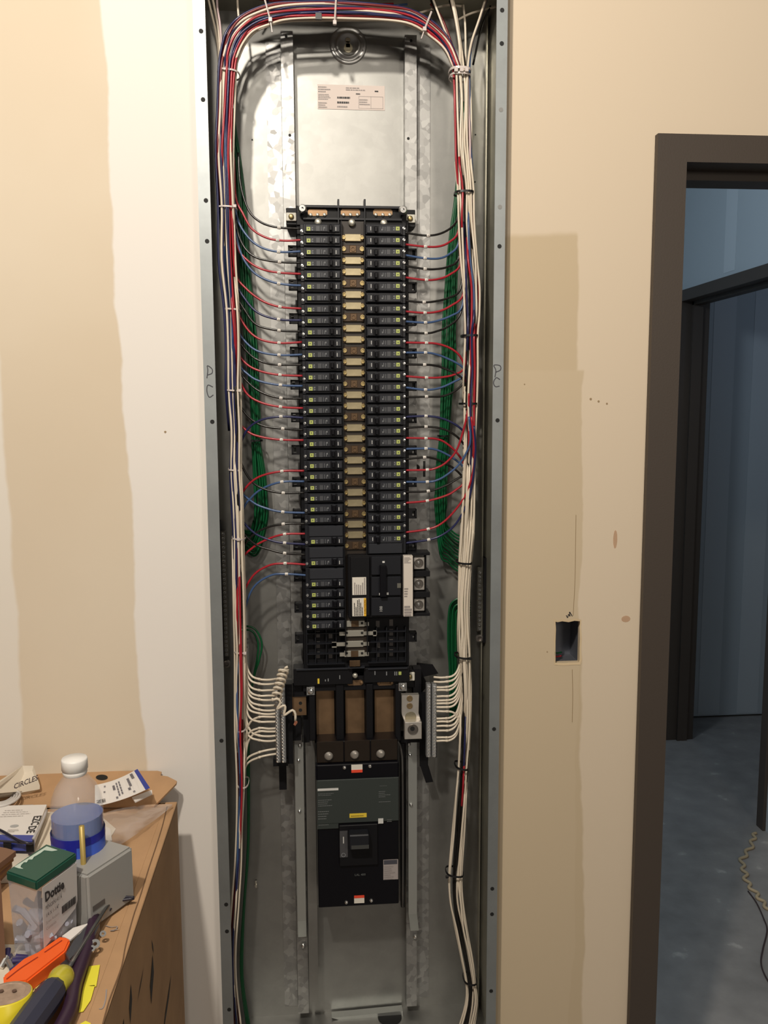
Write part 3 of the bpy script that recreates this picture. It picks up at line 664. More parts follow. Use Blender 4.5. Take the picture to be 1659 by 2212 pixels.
# subfeed breaker at the right
sf = thing('lug_breaker', at(815, 1265, .03), 'wide black three-pole breaker with white strip and three aluminium lugs', 'breaker')
bm = NB(); pbx(bm, 752, 1199, 880, 1334, .030, .062, .0012); pbx(bm, 757, 1203, 799, 1330, .024, .031, .001); fin('body', bm, BLK, sf)
bm = NB(); pbx(bm, 802, 1202, 866, 1242, .022, .031, .001); pbx(bm, 802, 1246, 866, 1287, .022, .031, .001); pbx(bm, 802, 1291, 866, 1330, .022, .031, .001); fin('face', bm, BRK, sf)
pbox('toggle_handle', 821, 1222, 835, 1290, .012, .022, HANDLE, sf, .001)
pbox('test_button', 858, 1260, 866, 1270, .021, .023, mat('dull_button', (.12, .12, .10), .5), sf)
bm = NB(); pbx(bm, 819, 1281, 824, 1286, .0215, .0222); pbx(bm, 834, 1280, 839, 1285, .0215, .0222); pbx(bm, 826, 1212, 831, 1216, .0215, .0222); fin('white_mark', bm, WPRINT, sf)
text('amp_rating', '100', at(826, 1322, .0215), (0, 0, 1), (-1, 0, 0), .0072, WPRINT, sf)
lb = pbox('rating_label', 761, 1247, 791, 1285, .0232, .024, PAPER, sf); a, b, c, d = prc(761, 1247, 791, 1285, .023)
q = lines('fine_print', (b-.002, .0229, c+.001), (0, 0, 1), (-1, 0, 0), d-c-.002, (b-a)*.85, 6, SOFTINK, sf); q.location = (0, 0, 0)
lb = pbox('caution_label', 761, 1292, 791, 1331, .0232, .024, PAPER, sf); a, b, c, d = prc(761, 1292, 791, 1331, .023)
pbox('amber_band', 786, 1292, 791, 1331, .0229, .0233, AMBER, sf)
lines('fine_print', (b-.0062, .0229, c+.001), (0, 0, 1), (-1, 0, 0), d-c-.002, (b-a)*.68, 6, INK, sf)
text('caution_word', 'CAUTION', (b-.0008, .0227, c+.004), (0, 0, 1), (-1, 0, 0), .0045, mat('brown_ink', (.25, .10, .01), .6), sf, width=(d-c)-.008)
bm = NB(); pbx(bm, 872, 1201, 892, 1332, .016, .030, .0005); st_ = fin('white_strip', bm, mat('strip_white', (.66, .60, .53), .5), sf)
a, b, c, d = prc(872, 1201, 892, 1332, .016)
lines('strip_print', (a+.001, .0158, d-.0125), (1, 0, 0), (0, 0, 1), (b-a)*.8, .011, 5, SOFTINK, sf); lines('strip_print', (a+.001, .0158, c+.001), (1, 0, 0), (0, 0, 1), (b-a)*.85, .02, 4, SOFTINK, sf, frac=.75); lines('strip_print', (a+.001, .0158, c+.036), (1, 0, 0), (0, 0, 1), (b-a)*.5, .018, 4, SOFTINK, sf)
for y in (1217, 1262, 1307):
    bm = NB(); pbx(bm, 894, y-14, 917, y+13, .040, .066, .001); lg = fin('lug', bm, ALU, sf)
    bm = NB(); c = at(905, y-1, .0398); lathe(bm, c, (0, -1, 0), [(.0082, 0), (.0080, .0012), (.0066, .0012), (.0062, .0002), (.0002, .0002)], 24); q = fin('lug_ring', bm, mat('lug_dark', (.22, .20, .18), .35, .8), sf); q.parent = lg
    q = screw('lug_screw', 904, y-2, .0394, .0030, sf, ZINC, .002, 'dome'); q.parent = lg
for y in (1197, 1240, 1285, 1328): pbox('lug_barrier', 880, y-(3 if y in (1197, 1328) else 6), 929, y+(3 if y in (1197, 1328) else 6), .034, .07, BLK, sf, .0006)
pbox('side_rib', 918, 1198, 921, 1328, .05, .07, BLK, sf)

# main breaker
mb = thing('main_breaker', at(775, 1800, .05), 'big black main breaker with grey-green faceplate below the busbars', 'breaker')
YM = .040
bm = NB(); a, b, c, d = prc(686, 1650, 861, 1957, YM); bx(bm, a, b, YM, .106, c, d, .0015)
bx(bm, a, b, YM+.010, .106, d, at(770, 1600, YM+.01).z, .0015); fin('body', bm, HANDLE, mb)
MA, MB_, MC, MD = a, b, c, d
bm = NB(); bx(bm, a-.0015, b+.0015, YM+.004, YM+.02, at(770, 1684, YM).z, d-.002, .001); fin('terminal_cover', bm, mat('cover_navy_black', (.005, .005, .010), .4, spec=.25), mb)
# transparent smoky terminal shroud
bm = NB(); zt2 = at(770, 1598, YM+.012).z
for x0, x1 in ((a+.001, a+.050), (a+.052, b-.052), (b-.050, b-.001)): bx(bm, x0, x1, YM+.008, YM+.0095, d+.001, zt2, .0006)
fin('terminal_shroud', bm, mat('smoky_plastic', (.022, .015, .010), .18, alpha=.78), mb)
for (x, y) in ((710, 1633), (766, 1630), (822, 1628)): screw('terminal_bolt', x, y, YM+.006, .0082, mb, mat('bolt_dull', (.45, .42, .38), .35, .7), .005, 'dome')
bm = NB(); z1_ = at(770, 1683, YM-.003).z; z2_ = at(770, 1777, YM-.003).z; bx(bm, a, b, YM-.003, YM+.001, z2_, z1_, .0008); bx(bm, a, at(731, 1785, YM).x, YM-.003, YM+.001, at(700, 1789, YM).z, z2_); fin('faceplate', bm, GREYF, mb)
for (x0, y0, x1, y1) in ((759, 1652, 783, 1669), (765, 1935, 787, 1951)):
    p = pbox('warning_label', x0, y0, x1, y1, YM-.0010, YM+.002, PAPER, mb)
    pbox('red_band', x0, y0 if y0 > 1900 else y0+11, x1, y0+5 if y0 > 1900 else y1, YM-.0014, YM+.002, REDL, mb)
for (x, y) in ((744, 1658), (799, 1655), (748, 1949), (802, 1945)): screw('cover_screw', x, y, YM, .0035, mb, ZINC, .003, 'dome')
YP = YM-.0032
pbox('white_bar', 686, 1703, 731, 1708, YP-.0002, YP, WPRINT, mb); pbox('yellow_label', 755, 1757, 792, 1766, YP-.0004, YP, YEL, mb); pbox('white_square', 817, 1768, 828, 1779, YP-.0004, YP, WPRINT, mb)
for (x, y, w_, h_, r) in ((687, 1719, 34, 8, 2), (687, 1742, 34, 18, 4), (687, 1770, 30, 22, 4), (818, 1722, 26, 16, 4), (820, 1698, 24, 3, 1), (818, 1733, 26, 5, 1), (836, 1775, 18, 8, 2), (688, 1783, 28, 5, 1)):
    q0 = at(x, y, YP); q1 = at(x+w_, y-h_, YP); lines('fine_print', (q0.x, YP-.0001, q0.z), (1, 0, 0), (0, 0, 1), q1.x-q0.x, q1.z-q0.z, r, mat('dim_print', (.13, .14, .14), .6), mb, frac=.4)
lines('fine_print', at(758, 1764, YP-.0006), (1, 0, 0), (0, 0, 1), .024, .0035, 1, mat('olive_ink', (.25, .18, .02), .6), mb, fill=(.95, 1), lift=.0001)
# raised centre with handle
pbox('centre_block', 733, 1782, 816, 1870, YM-.006, YM+.001, BLK, mb, .001)
pbox('grey_scale', 734, 1795, 751, 1852, YM-.0066, YM-.005, mat('scale_grey', (.06, .06, .065), .5), mb)
pbox('on_mark', 741, 1808, 743, 1822, YM-.0070, YM-.006, WPRINT, mb)
bm = NB(); c = at(742, 1847, YM-.0068); lathe(bm, c, (0, -1, 0), [(.0040, 0), (.0040, .0004), (.0030, .0004), (.0030, 0)], 20); fin('off_mark', bm, GREYP, mb)
bm = NB(); pbx(bm, 754, 1804, 798, 1836, YM-.030, YM-.006, .002); fin('toggle_handle', bm, BRK, mb)
pbox('handle_ridge', 756, 1800, 792, 1804, YM-.012, YM-.006, GREYF, mb); pbox('handle_edge', 759, 1826, 797, 1834, YM-.0305, YM-.029, mat('edge_grey', (.05, .052, .05), .5), mb)
bm = NB(); lb = pbox('instruction_label', 828, 1857, 860, 1900, YM-.0006, YM+.001, mat('label_grey', (.36, .32, .31), .6), mb); pbox('label_band', 829, 1858, 858, 1867, YM-.0010, YM+.001, mat('slate', (.06, .06, .075), .6), mb)
a, b, c, d = prc(828, 1868, 860, 1900, YM); lines('fine_print', (a+.001, YM-.0007, c+.001), (1, 0, 0), (0, 0, 1), (b-a)-.002, (d-c)-.001, 7, SOFTINK, mb)
text('model_letters', 'LAL 400', at(766, 1892, YM-.0003), (1, 0, 0), (0, 0, 1), .006, mat('dim_print', (0, 0, 0)), mb)
# steel side channels of the breaker mount
bm = NB(); pbx(bm, 664, 1600, 684, 2165, .100, .106); fin('mount_channel', bm, GALV, ch)
bm = NB(); tube(bm, [at(x, y, .088) for x, y in ((852, 1598), (862, 1606), (867, 1625), (869, 1660), (870, 1800), (870, 1960))], .0022, 6, 5); fin('barrier_edge', bm, mat('edge_strip', (.12, .115, .11), .5), ch, True)
pbox('painted_gap_shade', 866, 1606, 874, 1960, .095, .106, BLK, ch)  # black strip put in as the shade of the gap beside the breaker

# ================================================================== NEUTRAL BARS
def neutral(side):
    s = side; nm = 'left' if s < 0 else 'right'
    y0, y1 = (1490, 1648) if s < 0 else (1478, 1636); xs = (600, 612) if s < 0 else (926, 938)
    g = thing('neutral_bar', at(sum(xs)/2, y1, .05), '%s neutral terminal bar, twin columns of silver screws fed by white wires' % nm, 'terminal bar')
    for xx in xs:
        bm = NB(); pbx(bm, xx-5, y0, xx+5, y1, .045, .058, .0008); fin('bar', bm, mat('bar_alu2', (.42, .43, .44), .35, .8), g)
        zz0, zz1 = at(xx, y1, .045).z, at(xx, y0, .045).z; nn = int((zz1-zz0)/.0062); src = None
        for k in range(nn):
            z = zz0+.004+k*.0062
            if src is None: bm = NB(); c = at(xx, y1, .045); lathe(bm, (c.x, .045, z), (0, -1, 0), [(.0030, 0), (.0029, .0026), (.0014, .0030), (.0012, .0012), (.0002, .0012)], 8); src = fin('bar_screw', bm, ZINC, g); zf = z
            else: clone(src, g, (0, 0, z-zf))
    bm = NB()
    if s < 0:
        pbx(bm, 590, 1640, 622, 1655, .058, .09); pbx(bm, 603, 1650, 619, 1706, .10, .104); pbx(bm, 618, 1545, 650, 1600, .085, .11); pbx(bm, 632, 1475, 668, 1505, .075, .10); pbx(bm, 617, 1478, 632, 1650, .065, .09)
    else:
        pbx(bm, 893, 1445, 910, 1505, .085, .11); pbx(bm, 905, 1500, 922, 1600, .075, .09); pbx(bm, 907, 1600, 925, 1655, .095, .10); pbx(bm, 935, 1600, 944, 1636, .065, .09)
        prism(bm, [at(x, y, .095) for x, y in ((908, 1655), (926, 1655), (936, 1689), (920, 1691))], (0, .004, 0)); prism(bm, [at(x, y, .12) for x, y in ((900, 1432), (935, 1436), (947, 1455), (915, 1462), (925, 1480), (908, 1500), (898, 1470))], (0, .004, 0))
    fin('insulating_support', bm, BLK, g)
    if s < 0:
        bm = NB(); pbx(bm, 618, 1503, 662, 1546, .078, .084, .0006); cp_ = fin('copper_strap', bm, COPPER, g)
        for y in (1519, 1534):
            bm = NB(); cyl(bm, at(649, y, .0778), (0, 1, 0), .0032, .0006, 14); q = fin('strap_hole', bm, HOLE, g); q.parent = cp_
    else:
        bm = NB(); pbx(bm, 900, 1502, 922, 1536, .078, .084, .0006); cp_ = fin('copper_strap', bm, COPPER, g)
        bm = NB(); cyl(bm, at(909, 1525, .0778), (0, 1, 0), .0032, .0006, 14); q = fin('strap_hole', bm, HOLE, g); q.parent = cp_
        for (px, py) in ((885, 1510),): pass
        bm = NB(); P = [at(x, y, .052) for x, y in ((868, 1502), (905, 1501), (904, 1540), (910, 1560), (911, 1596), (874, 1597), (874, 1560), (868, 1543))]; prism(bm, P, (0, .012, 0)); lug = fin('neutral_lug', bm, ALU, g)
        bm = NB(); pbx(bm, 874, 1560, 911, 1597, .036, .052, .001); q = fin('lug_block', bm, ALU, g); q.parent = lug
        bm = NB(); lathe(bm, at(892, 1576, .0358), (0, -1, 0), [(.0100, 0), (.0097, .0012), (.0085, .001), (.0080, .0001), (.0002, .0001)], 24); q = fin('lug_ring', bm, mat('lug_dark', (0, 0, 0)), g); q.parent = lug
        bm = NB(); cyl(bm, at(891, 1574, .0352), (0, 1, 0), .0042, .001, 14); q = fin('lug_bore', bm, HOLE, g); q.parent = lug
        for y in (1509, 1525):
            bm = NB(); lathe(bm, at(885, y, .0519), (0, -1, 0), [(.0058, 0), (.0056, .001), (.003, .001), (.0028, .0002), (.0002, .0002)], 18); q = fin('rivet', bm, mat('bronze_rivet', (.34, .25, .14), .4, .8), g); q.parent = lug
        bm = NB(); lathe(bm, at(887, 1549, .0519), (0, -1, 0), [(.0105, 0), (.0100, .0006), (.0002, .0004)], 22); q = fin('lug_bore', bm, mat('olive_metal', (.30, .27, .19), .4, .7), g); q.parent = lug
    return g
nl = neutral(-1); nr = neutral(1)
# small square and screws near the left bar
pbox('grey_tab', 636, 1587, 652, 1608, .098, .10, mat('tab_grey', (.24, .23, .22), .5), ch)

# ================================================================== WIRES
RW = .00195
def P3(pts, Y):
    o = []
    for p in pts:
        v = at(p[0], p[1], p[2] if len(p) > 2 else Y); v.z = min(v.z, BT-.005); o.append(v)
    return o
def branch(side, col, pts, ntag, label, Yb=.068, Ye=.048):
    n_ = len(pts); w3 = []
    for i, (x, y) in enumerate(pts):
        t_ = i/(n_-1); w3.append(at(x, y, Yb+(Ye-Yb)*min(1, t_*1.25)))
    g = thing('branch_wire', w3[-1], label, 'wire', 'wires to the %s breakers' % side)
    bm = NB(); tube(bm, w3, RW, 8, 6); fin('insulation', bm, WIRE[col], g, True)
    tp = at(ntag[0], ntag[1], Yb+(Ye-Yb)*.95) if len(ntag) == 2 else None
    if tp is not None:
        sp_ = spline(w3, 10); j = min(range(len(sp_)), key=lambda k: abs((sp_[k]-tp).x)); j = max(1, min(len(sp_)-2, j)); d_ = (sp_[j+1]-sp_[j-1]).normalized()
        bm = NB(); cyl(bm, sp_[j], d_, RW*1.45, .0055, 10); m_ = fin('number_marker', bm, TAG, g, True)
        bm = NB(); u_ = Vector((0, -1, 0)); s_ = d_.cross(u_).normalized(); c = sp_[j]+u_*(RW*1.5)
        for k in (-1, 1): q = c+d_*k*.0009; bm.faces.new([bm.verts.new(q+d_*a_*.0005+s_*b_*.0011) for a_, b_ in ((-1, -1), (1, -1), (1, 1), (-1, 1))])
        o = fin('marker_digit', bm, SOFTINK, g); o.parent = m_
    return g
LW = [('black', [(515, 330), (519, 395), (535, 450), (560, 478), (598, 491), (655, 494)], (602, 493)),
 ('red', [(505, 340), (509, 425), (524, 460), (545, 495), (580, 515), (620, 520), (655, 518)], (602, 519)),
 ('blue', [(506, 400), (511, 465), (530, 505), (560, 532), (602, 544), (655, 543)], (602, 543)),
 ('black', [(506, 420), (510, 485), (525, 530), (553, 556), (604, 566), (655, 568)], (604, 565)),
 ('red', [(505, 480), (514, 535), (535, 563), (565, 581), (603, 589), (655, 592)], (603, 588)),
 ('blue', [(507, 440), (511, 510), (525, 557), (550, 590), (585, 608), (620, 615), (655, 617)], (602, 612)),
 ('red', [(503, 520), (508, 590), (530, 622), (565, 649), (605, 663), (655, 667)], (605, 662)),
 ('navy', [(506, 540), (510, 608), (530, 647), (558, 676), (602, 690), (655, 692)], (602, 689)),
 ('black', [(504, 560), (509, 630), (530, 672), (555, 702), (603, 714), (655, 716)], (603, 713)),
 ('red', [(505, 600), (511, 665), (532, 708), (560, 732), (603, 741), (655, 739)], (603, 740)),
 ('blue', [(506, 640), (512, 707), (530, 738), (558, 759), (603, 767), (657, 766)], (603, 766)),
 ('black', [(508, 670), (513, 728), (540, 766), (570, 783), (604, 788), (657, 788)], (604, 786)),
 ('red', [(507, 690), (513, 755), (530, 784), (560, 801), (605, 810), (658, 812)], (605, 809)),
 ('blue', [(508, 720), (517, 785), (535, 808), (560, 823), (606, 832), (658, 834)], (606, 831)),
 ('black', [(507, 730), (517, 798), (540, 830), (568, 849), (607, 860), (659, 861)], (607, 859)),
 ('red', [(505, 720), (511, 795), (530, 846), (560, 868), (606, 879), (659, 882)], (606, 878)),
 ('navy', [(522, 1060), (517, 985), (521, 955), (537, 925), (565, 907), (607, 900), (660, 903)], (607, 900)),
 ('black', [(505, 780), (512, 855), (530, 893), (563, 918), (611, 926), (660, 929)], (611, 925)),
 ('red', [(506, 840), (513, 903), (535, 932), (565, 944), (608, 950), (661, 951)], (608, 949)),
 ('red', [(515, 1160), (518, 1085), (530, 1055), (560, 1030), (609, 1018), (661, 1017)], (609, 1018)),
 ('blue', [(510, 1190), (524, 1105), (542, 1076), (568, 1055), (609, 1041), (661, 1040)], (609, 1041)),
 ('black', [(508, 900), (515, 965), (524, 1008), (546, 1042), (575, 1058), (612, 1065), (662, 1064)], (612, 1064)),
 ('blue', [(500, 990), (511, 1050), (545, 1084), (575, 1098), (611, 1106), (664, 1108)], (611, 1105)),
 ('black', [(515, 1260), (522, 1195), (540, 1162), (570, 1142), (612, 1132), (664, 1131)], (612, 1131)),
 ('red', [(515, 1290), (520, 1215), (545, 1184), (578, 1165), (615, 1154), (664, 1153)], (615, 1155)),
 ('navy', [(500, 1020), (507, 1080), (522, 1122), (552, 1153), (588, 1168), (615, 1173), (664, 1176)], (615, 1172)),
 ('black', [(498, 1040), (505, 1092), (520, 1142), (550, 1175), (585, 1188), (615, 1195), (665, 1198)], (615, 1194)),
 ('red', [(514, 1480), (514, 1390), (521, 1300), (545, 1246), (580, 1222), (616, 1217), (666, 1220)], (616, 1218)),
 ('blue', [(512, 1460), (518, 1370), (531, 1308), (550, 1266), (585, 1243), (619, 1240), (666, 1243)], (619, 1240))]
for k, (c_, p_, t_) in enumerate(LW):
    branch('left', c_, p_, t_, '%s wire with white marker, %s from the top of those running to the left breakers' % (WORD[c_], nth(k+1)))
RWS = [('black', [(994, 440), (986, 478), (962, 500), (925, 509), (870, 502)], (925, 509)),
 ('red', [(996, 450), (989, 503), (972, 522), (950, 532), (919, 533), (868, 527)], (919, 533)),
 ('blue', [(997, 480), (989, 530), (972, 548), (950, 558), (918, 558), (868, 550)], (918, 558)),
 ('black', [(999, 500), (990, 560), (968, 576), (945, 581), (918, 581), (868, 573)], (918, 581)),
 ('red', [(1003, 520), (994, 573), (972, 593), (950, 602), (921, 605), (866, 598)], (921, 605)),
 ('black', [(1001, 580), (993, 628), (970, 643), (945, 650), (916, 653), (868, 649)], (916, 653)),
 ('red', [(1006, 590), (999, 640), (975, 660), (950, 672), (918, 676), (867, 672)], (918, 676)),
 ('blue', [(1006, 610), (997, 665), (975, 682), (945, 693), (919, 697), (868, 694)], (919, 697)),
 ('black', [(1004, 640), (992, 683), (968, 705), (945, 715), (920, 720), (868, 717)], (920, 719)),
 ('red', [(1003, 850), (1004, 800), (994, 770), (972, 752), (945, 743), (921, 741), (868, 740)], (921, 741)),
 ('blue', [(1005, 860), (1008, 815), (998, 792), (965, 774), (940, 765), (919, 762), (868, 762)], (919, 762)),
 ('black', [(1006, 880), (1008, 850), (996, 815), (955, 794), (935, 789), (917, 788), (868, 787)], (917, 788)),
 ('red', [(1008, 760), (1002, 796), (982, 809), (955, 815), (921, 816), (867, 812)], (921, 816)),
 ('blue', [(1006, 770), (1001, 810), (978, 826), (950, 838), (919, 842), (868, 836)], (919, 842)),
 ('black', [(1005, 790), (1001, 825), (982, 845), (955, 856), (921, 857), (868, 858)], (921, 857)),
 ('navy', [(1014, 1010), (1015, 965), (1009, 942), (988, 920), (955, 904), (920, 899), (868, 901)], (920, 899)),
 ('black', [(1011, 1040), (1012, 985), (1002, 960), (983, 940), (955, 926), (920, 922), (868, 925)], (920, 922)),
 ('red', [(1010, 1050), (1003, 1005), (985, 976), (960, 955), (940, 948), (920, 947), (868, 946)], (920, 947)),
 ('blue', [(1014, 1060), (1004, 1015), (985, 994), (960, 979), (940, 971), (920, 969), (868, 970)], (920, 969)),
 ('black', [(1022, 1090), (1010, 1048), (988, 1018), (955, 997), (935, 990), (917, 988), (867, 993)], (917, 988)),
 ('red', [(1013, 850), (1011, 885), (1001, 930), (986, 973), (965, 998), (945, 1010), (923, 1015), (867, 1016)], (923, 1015)),
 ('blue', [(1013, 900), (1016, 950), (1009, 975), (990, 1005), (962, 1028), (942, 1038), (923, 1041), (868, 1041)], (923, 1041)),
 ('black', [(1015, 930), (1015, 985), (1006, 1020), (985, 1036), (960, 1050), (925, 1061), (868, 1063)], (925, 1061)),
 ('red', [(1017, 960), (1012, 1012), (1001, 1044), (985, 1058), (965, 1070), (923, 1082), (866, 1087)], (923, 1082)),
 ('red', [(1018, 900), (1024, 955), (1024, 1005), (1010, 1060), (985, 1100), (955, 1130), (925, 1143), (868, 1151)], (925, 1143)),
 ('navy', [(1024, 920), (1027, 975), (1021, 1040), (1010, 1085), (986, 1130), (958, 1154), (926, 1166), (868, 1174)], (926, 1166))]
for k, (c_, p_, t_) in enumerate(RWS):
    branch('right', c_, p_, t_, '%s wire with white marker, %s from the top of those running to the right breakers' % (WORD[c_], nth(k+1)), Yb=(.028 if k in (20, 21, 24, 25) else .062))

# neutral loops
def loops(side):
    if side < 0: ys = [(1468, 1), (1478, 1), (1492, 1), (1504, 1), (1512, 1), (1524, 1), (1534, 1), (1542, 1), (1550, -1), (1560, 1), (1574, -1), (1581, -1), (1590, 1), (1600, 1), (1619, -1), (1630, -1)]
    else: ys = [(1463, 1), (1472, 1), (1484, 1), (1492, 1), (1505, 1), (1513, 1), (1520, 1), (1528, 1), (1536, -1), (1552, 1), (1560, 1), (1569, 1), (1579, 1), (1594, 1), (1601, 1)]
    for k, (y, up) in enumerate(ys):
        r1 = random.uniform(-3, 3)
        if side < 0:
            if y < 1610: p_ = [(527+r1*.5, y-95*up, .062), (532+r1*.4, y-34*up, .058), (541+r1, y-9*up, .052), (560, y-1, .046), (580, y+random.uniform(-1.5, 1.5), .046), (600, y-2+(y > 1500)*1, .052)]
            else: p_ = [(524, y+100, .062), (528, y+38, .058), (537, y+17, .052), (560, y+6, .046), (580, y+1, .046), (600, y-2, .052)]
        else:
            p_ = [(1001+r1, y-85*up, .055), (994+r1*.6, y-36*up, .052), (986+r1*.6, y-12*up, .048), (974+r1, y-2*up, .045), (955, y+random.uniform(-1.5, 1.5), .045), (937, y+random.uniform(-1, 1), .051)]
        nm = 'left' if side < 0 else 'right'; w3 = P3(p_, .05)
        g = thing('neutral_wire', w3[-1], 'white neutral wire, %s from the top of those entering the %s neutral bar' % (nth(k+1), nm), 'wire', 'white wires on the %s neutral bar' % nm)
        bm = NB(); tube(bm, w3, RW*1.02, 8, 6); fin('insulation', bm, WIRE['white'], g, True)
        bm = NB(); c = at(559 if side < 0 else 965, y, .046); d_ = Vector((1, 0, 0)); sp_ = spline(w3, 8); j = min(range(len(sp_)), key=lambda q: abs(sp_[q].x-c.x)); cyl(bm, sp_[j], (sp_[j+1]-sp_[j-1]), RW*1.3, .0045, 8); fin('number_marker', bm, WIRE['white'], g, True)
loops(-1); loops(1)

# harnesses: wires follow picture lines on real depths
def harness_path(ties, t, y0, y1, Yd, wob=.12, seed=0):
    rnd = random.Random(seed); out = []
    for i, (y, c, hw) in enumerate(ties):
        if y < y0-1 or y > y1+1: continue
        tt = t+rnd.uniform(-wob, wob); tt = max(-1, min(1, tt)); out.append((c+tt*hw, y, Yd+rnd.uniform(-.003, .003)))
    if out and y0 > 160: x_, y_, d_ = out[0]; out[0] = (x_, y_, d_+.032)
    if out and y1 < 2200: x_, y_, d_ = out[-1]; out[-1] = (x_, y_, d_+.032)
    return out
TL = [(147, 492, 20), (230, 487, 20), (330, 484, 20), (445, 488, 17), (560, 491, 19), (665, 499, 16), (750, 502, 15), (843, 504, 16), (930, 508, 14), (1015, 508, 13), (1090, 512, 14), (1165, 514, 12),
      (1260, 516, 13), (1340, 518, 13), (1412, 519, 12), (1500, 519, 14), (1580, 518, 11), (1640, 520, 10), (1702, 521, 9), (1790, 518, 7), (1870, 515, 8), (1960, 509, 9), (2050, 503, 9), (2130, 504, 9), (2225, 513, 12)]
AI = [(514, 147), (518, 120), (531, 92), (552, 70), (580, 56), (620, 48), (680, 44), (760, 44), (840, 46), (890, 58), (930, 80), (960, 110), (979, 147)]
AO = [(474, 147), (476, 112), (484, 74), (503, 44), (533, 24), (570, 8), (620, 2), (680, 0), (760, 2), (840, 10), (900, 21), (948, 55), (976, 95), (996, 147)]
def arc(ta, Yd, seed=0):
    rnd = random.Random(seed); out = []
    n_ = 13
    for k in range(n_):
        a_ = AI[k] if k < len(AI) else AI[-1]; j = k*(len(AO)-1)/(n_-1); j0 = int(j); f_ = j-j0; o_ = AO[min(j0, 13)]; o2 = AO[min(j0+1, 13)]; ox, oy = o_[0]+(o2[0]-o_[0])*f_, o_[1]+(o2[1]-o_[1])*f_
        tt = min(1, max(0, ta+rnd.uniform(-.05, .05)))
        out.append((a_[0]+(ox-a_[0])*tt, a_[1]+(oy-a_[1])*tt, Yd+rnd.uniform(-.002, .002)))
    return out
hl = thing('left_wire_harness', at(500, 300, .05), 'tied harness of coloured wires arching over the top and down the left side', 'wiring')
hl.name = 'wire_harness'; WL[hl.name] = at(500, 300, .05)
# colour, arc fraction (0 inner .. 1 outer), depth, lower end, arc or plain
LH = [('white', .00, .046, 1500), ('white', .10, .038, 560), ('red', .17, .040, 700), ('dred', .24, .060, 2225), ('red', .28, .036, 900), ('blue', .30, .044, 600), ('navy', .36, .035, 1165), ('navy', .42, .034, 1015),
      ('blue', .48, .037, 843), ('white', .52, .036, 2225), ('black', .46, .062, 2225), ('red', .58, .033, 445), ('blue', .62, .060, 1100), ('white', .66, .038, 640), ('white', .74, .040, 665), ('navy', .70, .036, 1340),
      ('white', .80, .034, 1640), ('red', .86, .056, 445), ('dred', .90, .046, 445), ('navy', .98, .036, 930), ('navy', .84, .066, 1260), ('navy', .55, .068, 2225), ('dred', .86, .033, 445), ('dred', .68, .070, 2225)]
for k, (c_, ta, yd, y1) in enumerate(LH):
    a_ = arc(ta, yd, k); p_ = a_[::-1][:-1]+harness_path(TL, 1-2*ta, 147, y1, yd, .10, k*7+1)
    bm = NB(); tube(bm, P3(p_, yd), RW, 7, 4); fin('wire', bm, WIRE[c_], hl, True)
LH2 = [('white', .75, .034, 560, 1500), ('red', .35, .032, 500, 843), ('black', .3, .033, 750, 1165), ('white', .0, .033, 900, 1340), ('red', .1, .032, 1140, 1702), ('black', .35, .034, 1165, 1340), ('red', -.35, .034, 1090, 1412),
       ('red', -.3, .044, 1015, 1412), ('white', .55, .040, 1015, 1580), ('white', .8, .042, 930, 1580), ('white', 1.0, .05, 1165, 1500), ('blue', -.35, .032, 1380, 1960), ('white', -1.0, .04, 1165, 2225), ('red', .15, .031, 1340, 1870), ('navy', -.1, .034, 1500, 2225),
       ('black', .2, .05, 1412, 2225), ('white', .7, .04, 1580, 2225), ('white', .1, .038, 1702, 2225), ('navy', -.7, .045, 843, 1260), ('dred', -.6, .05, 1580, 2225)]
for k, (c_, t_, yd, y0, y1) in enumerate(LH2):
    p_ = harness_path(TL, t_, y0, y1, yd, .16, 200+k)
    bm = NB(); tube(bm, P3(p_, yd), RW, 7, 4); fin('wire', bm, WIRE[c_], hl, True)
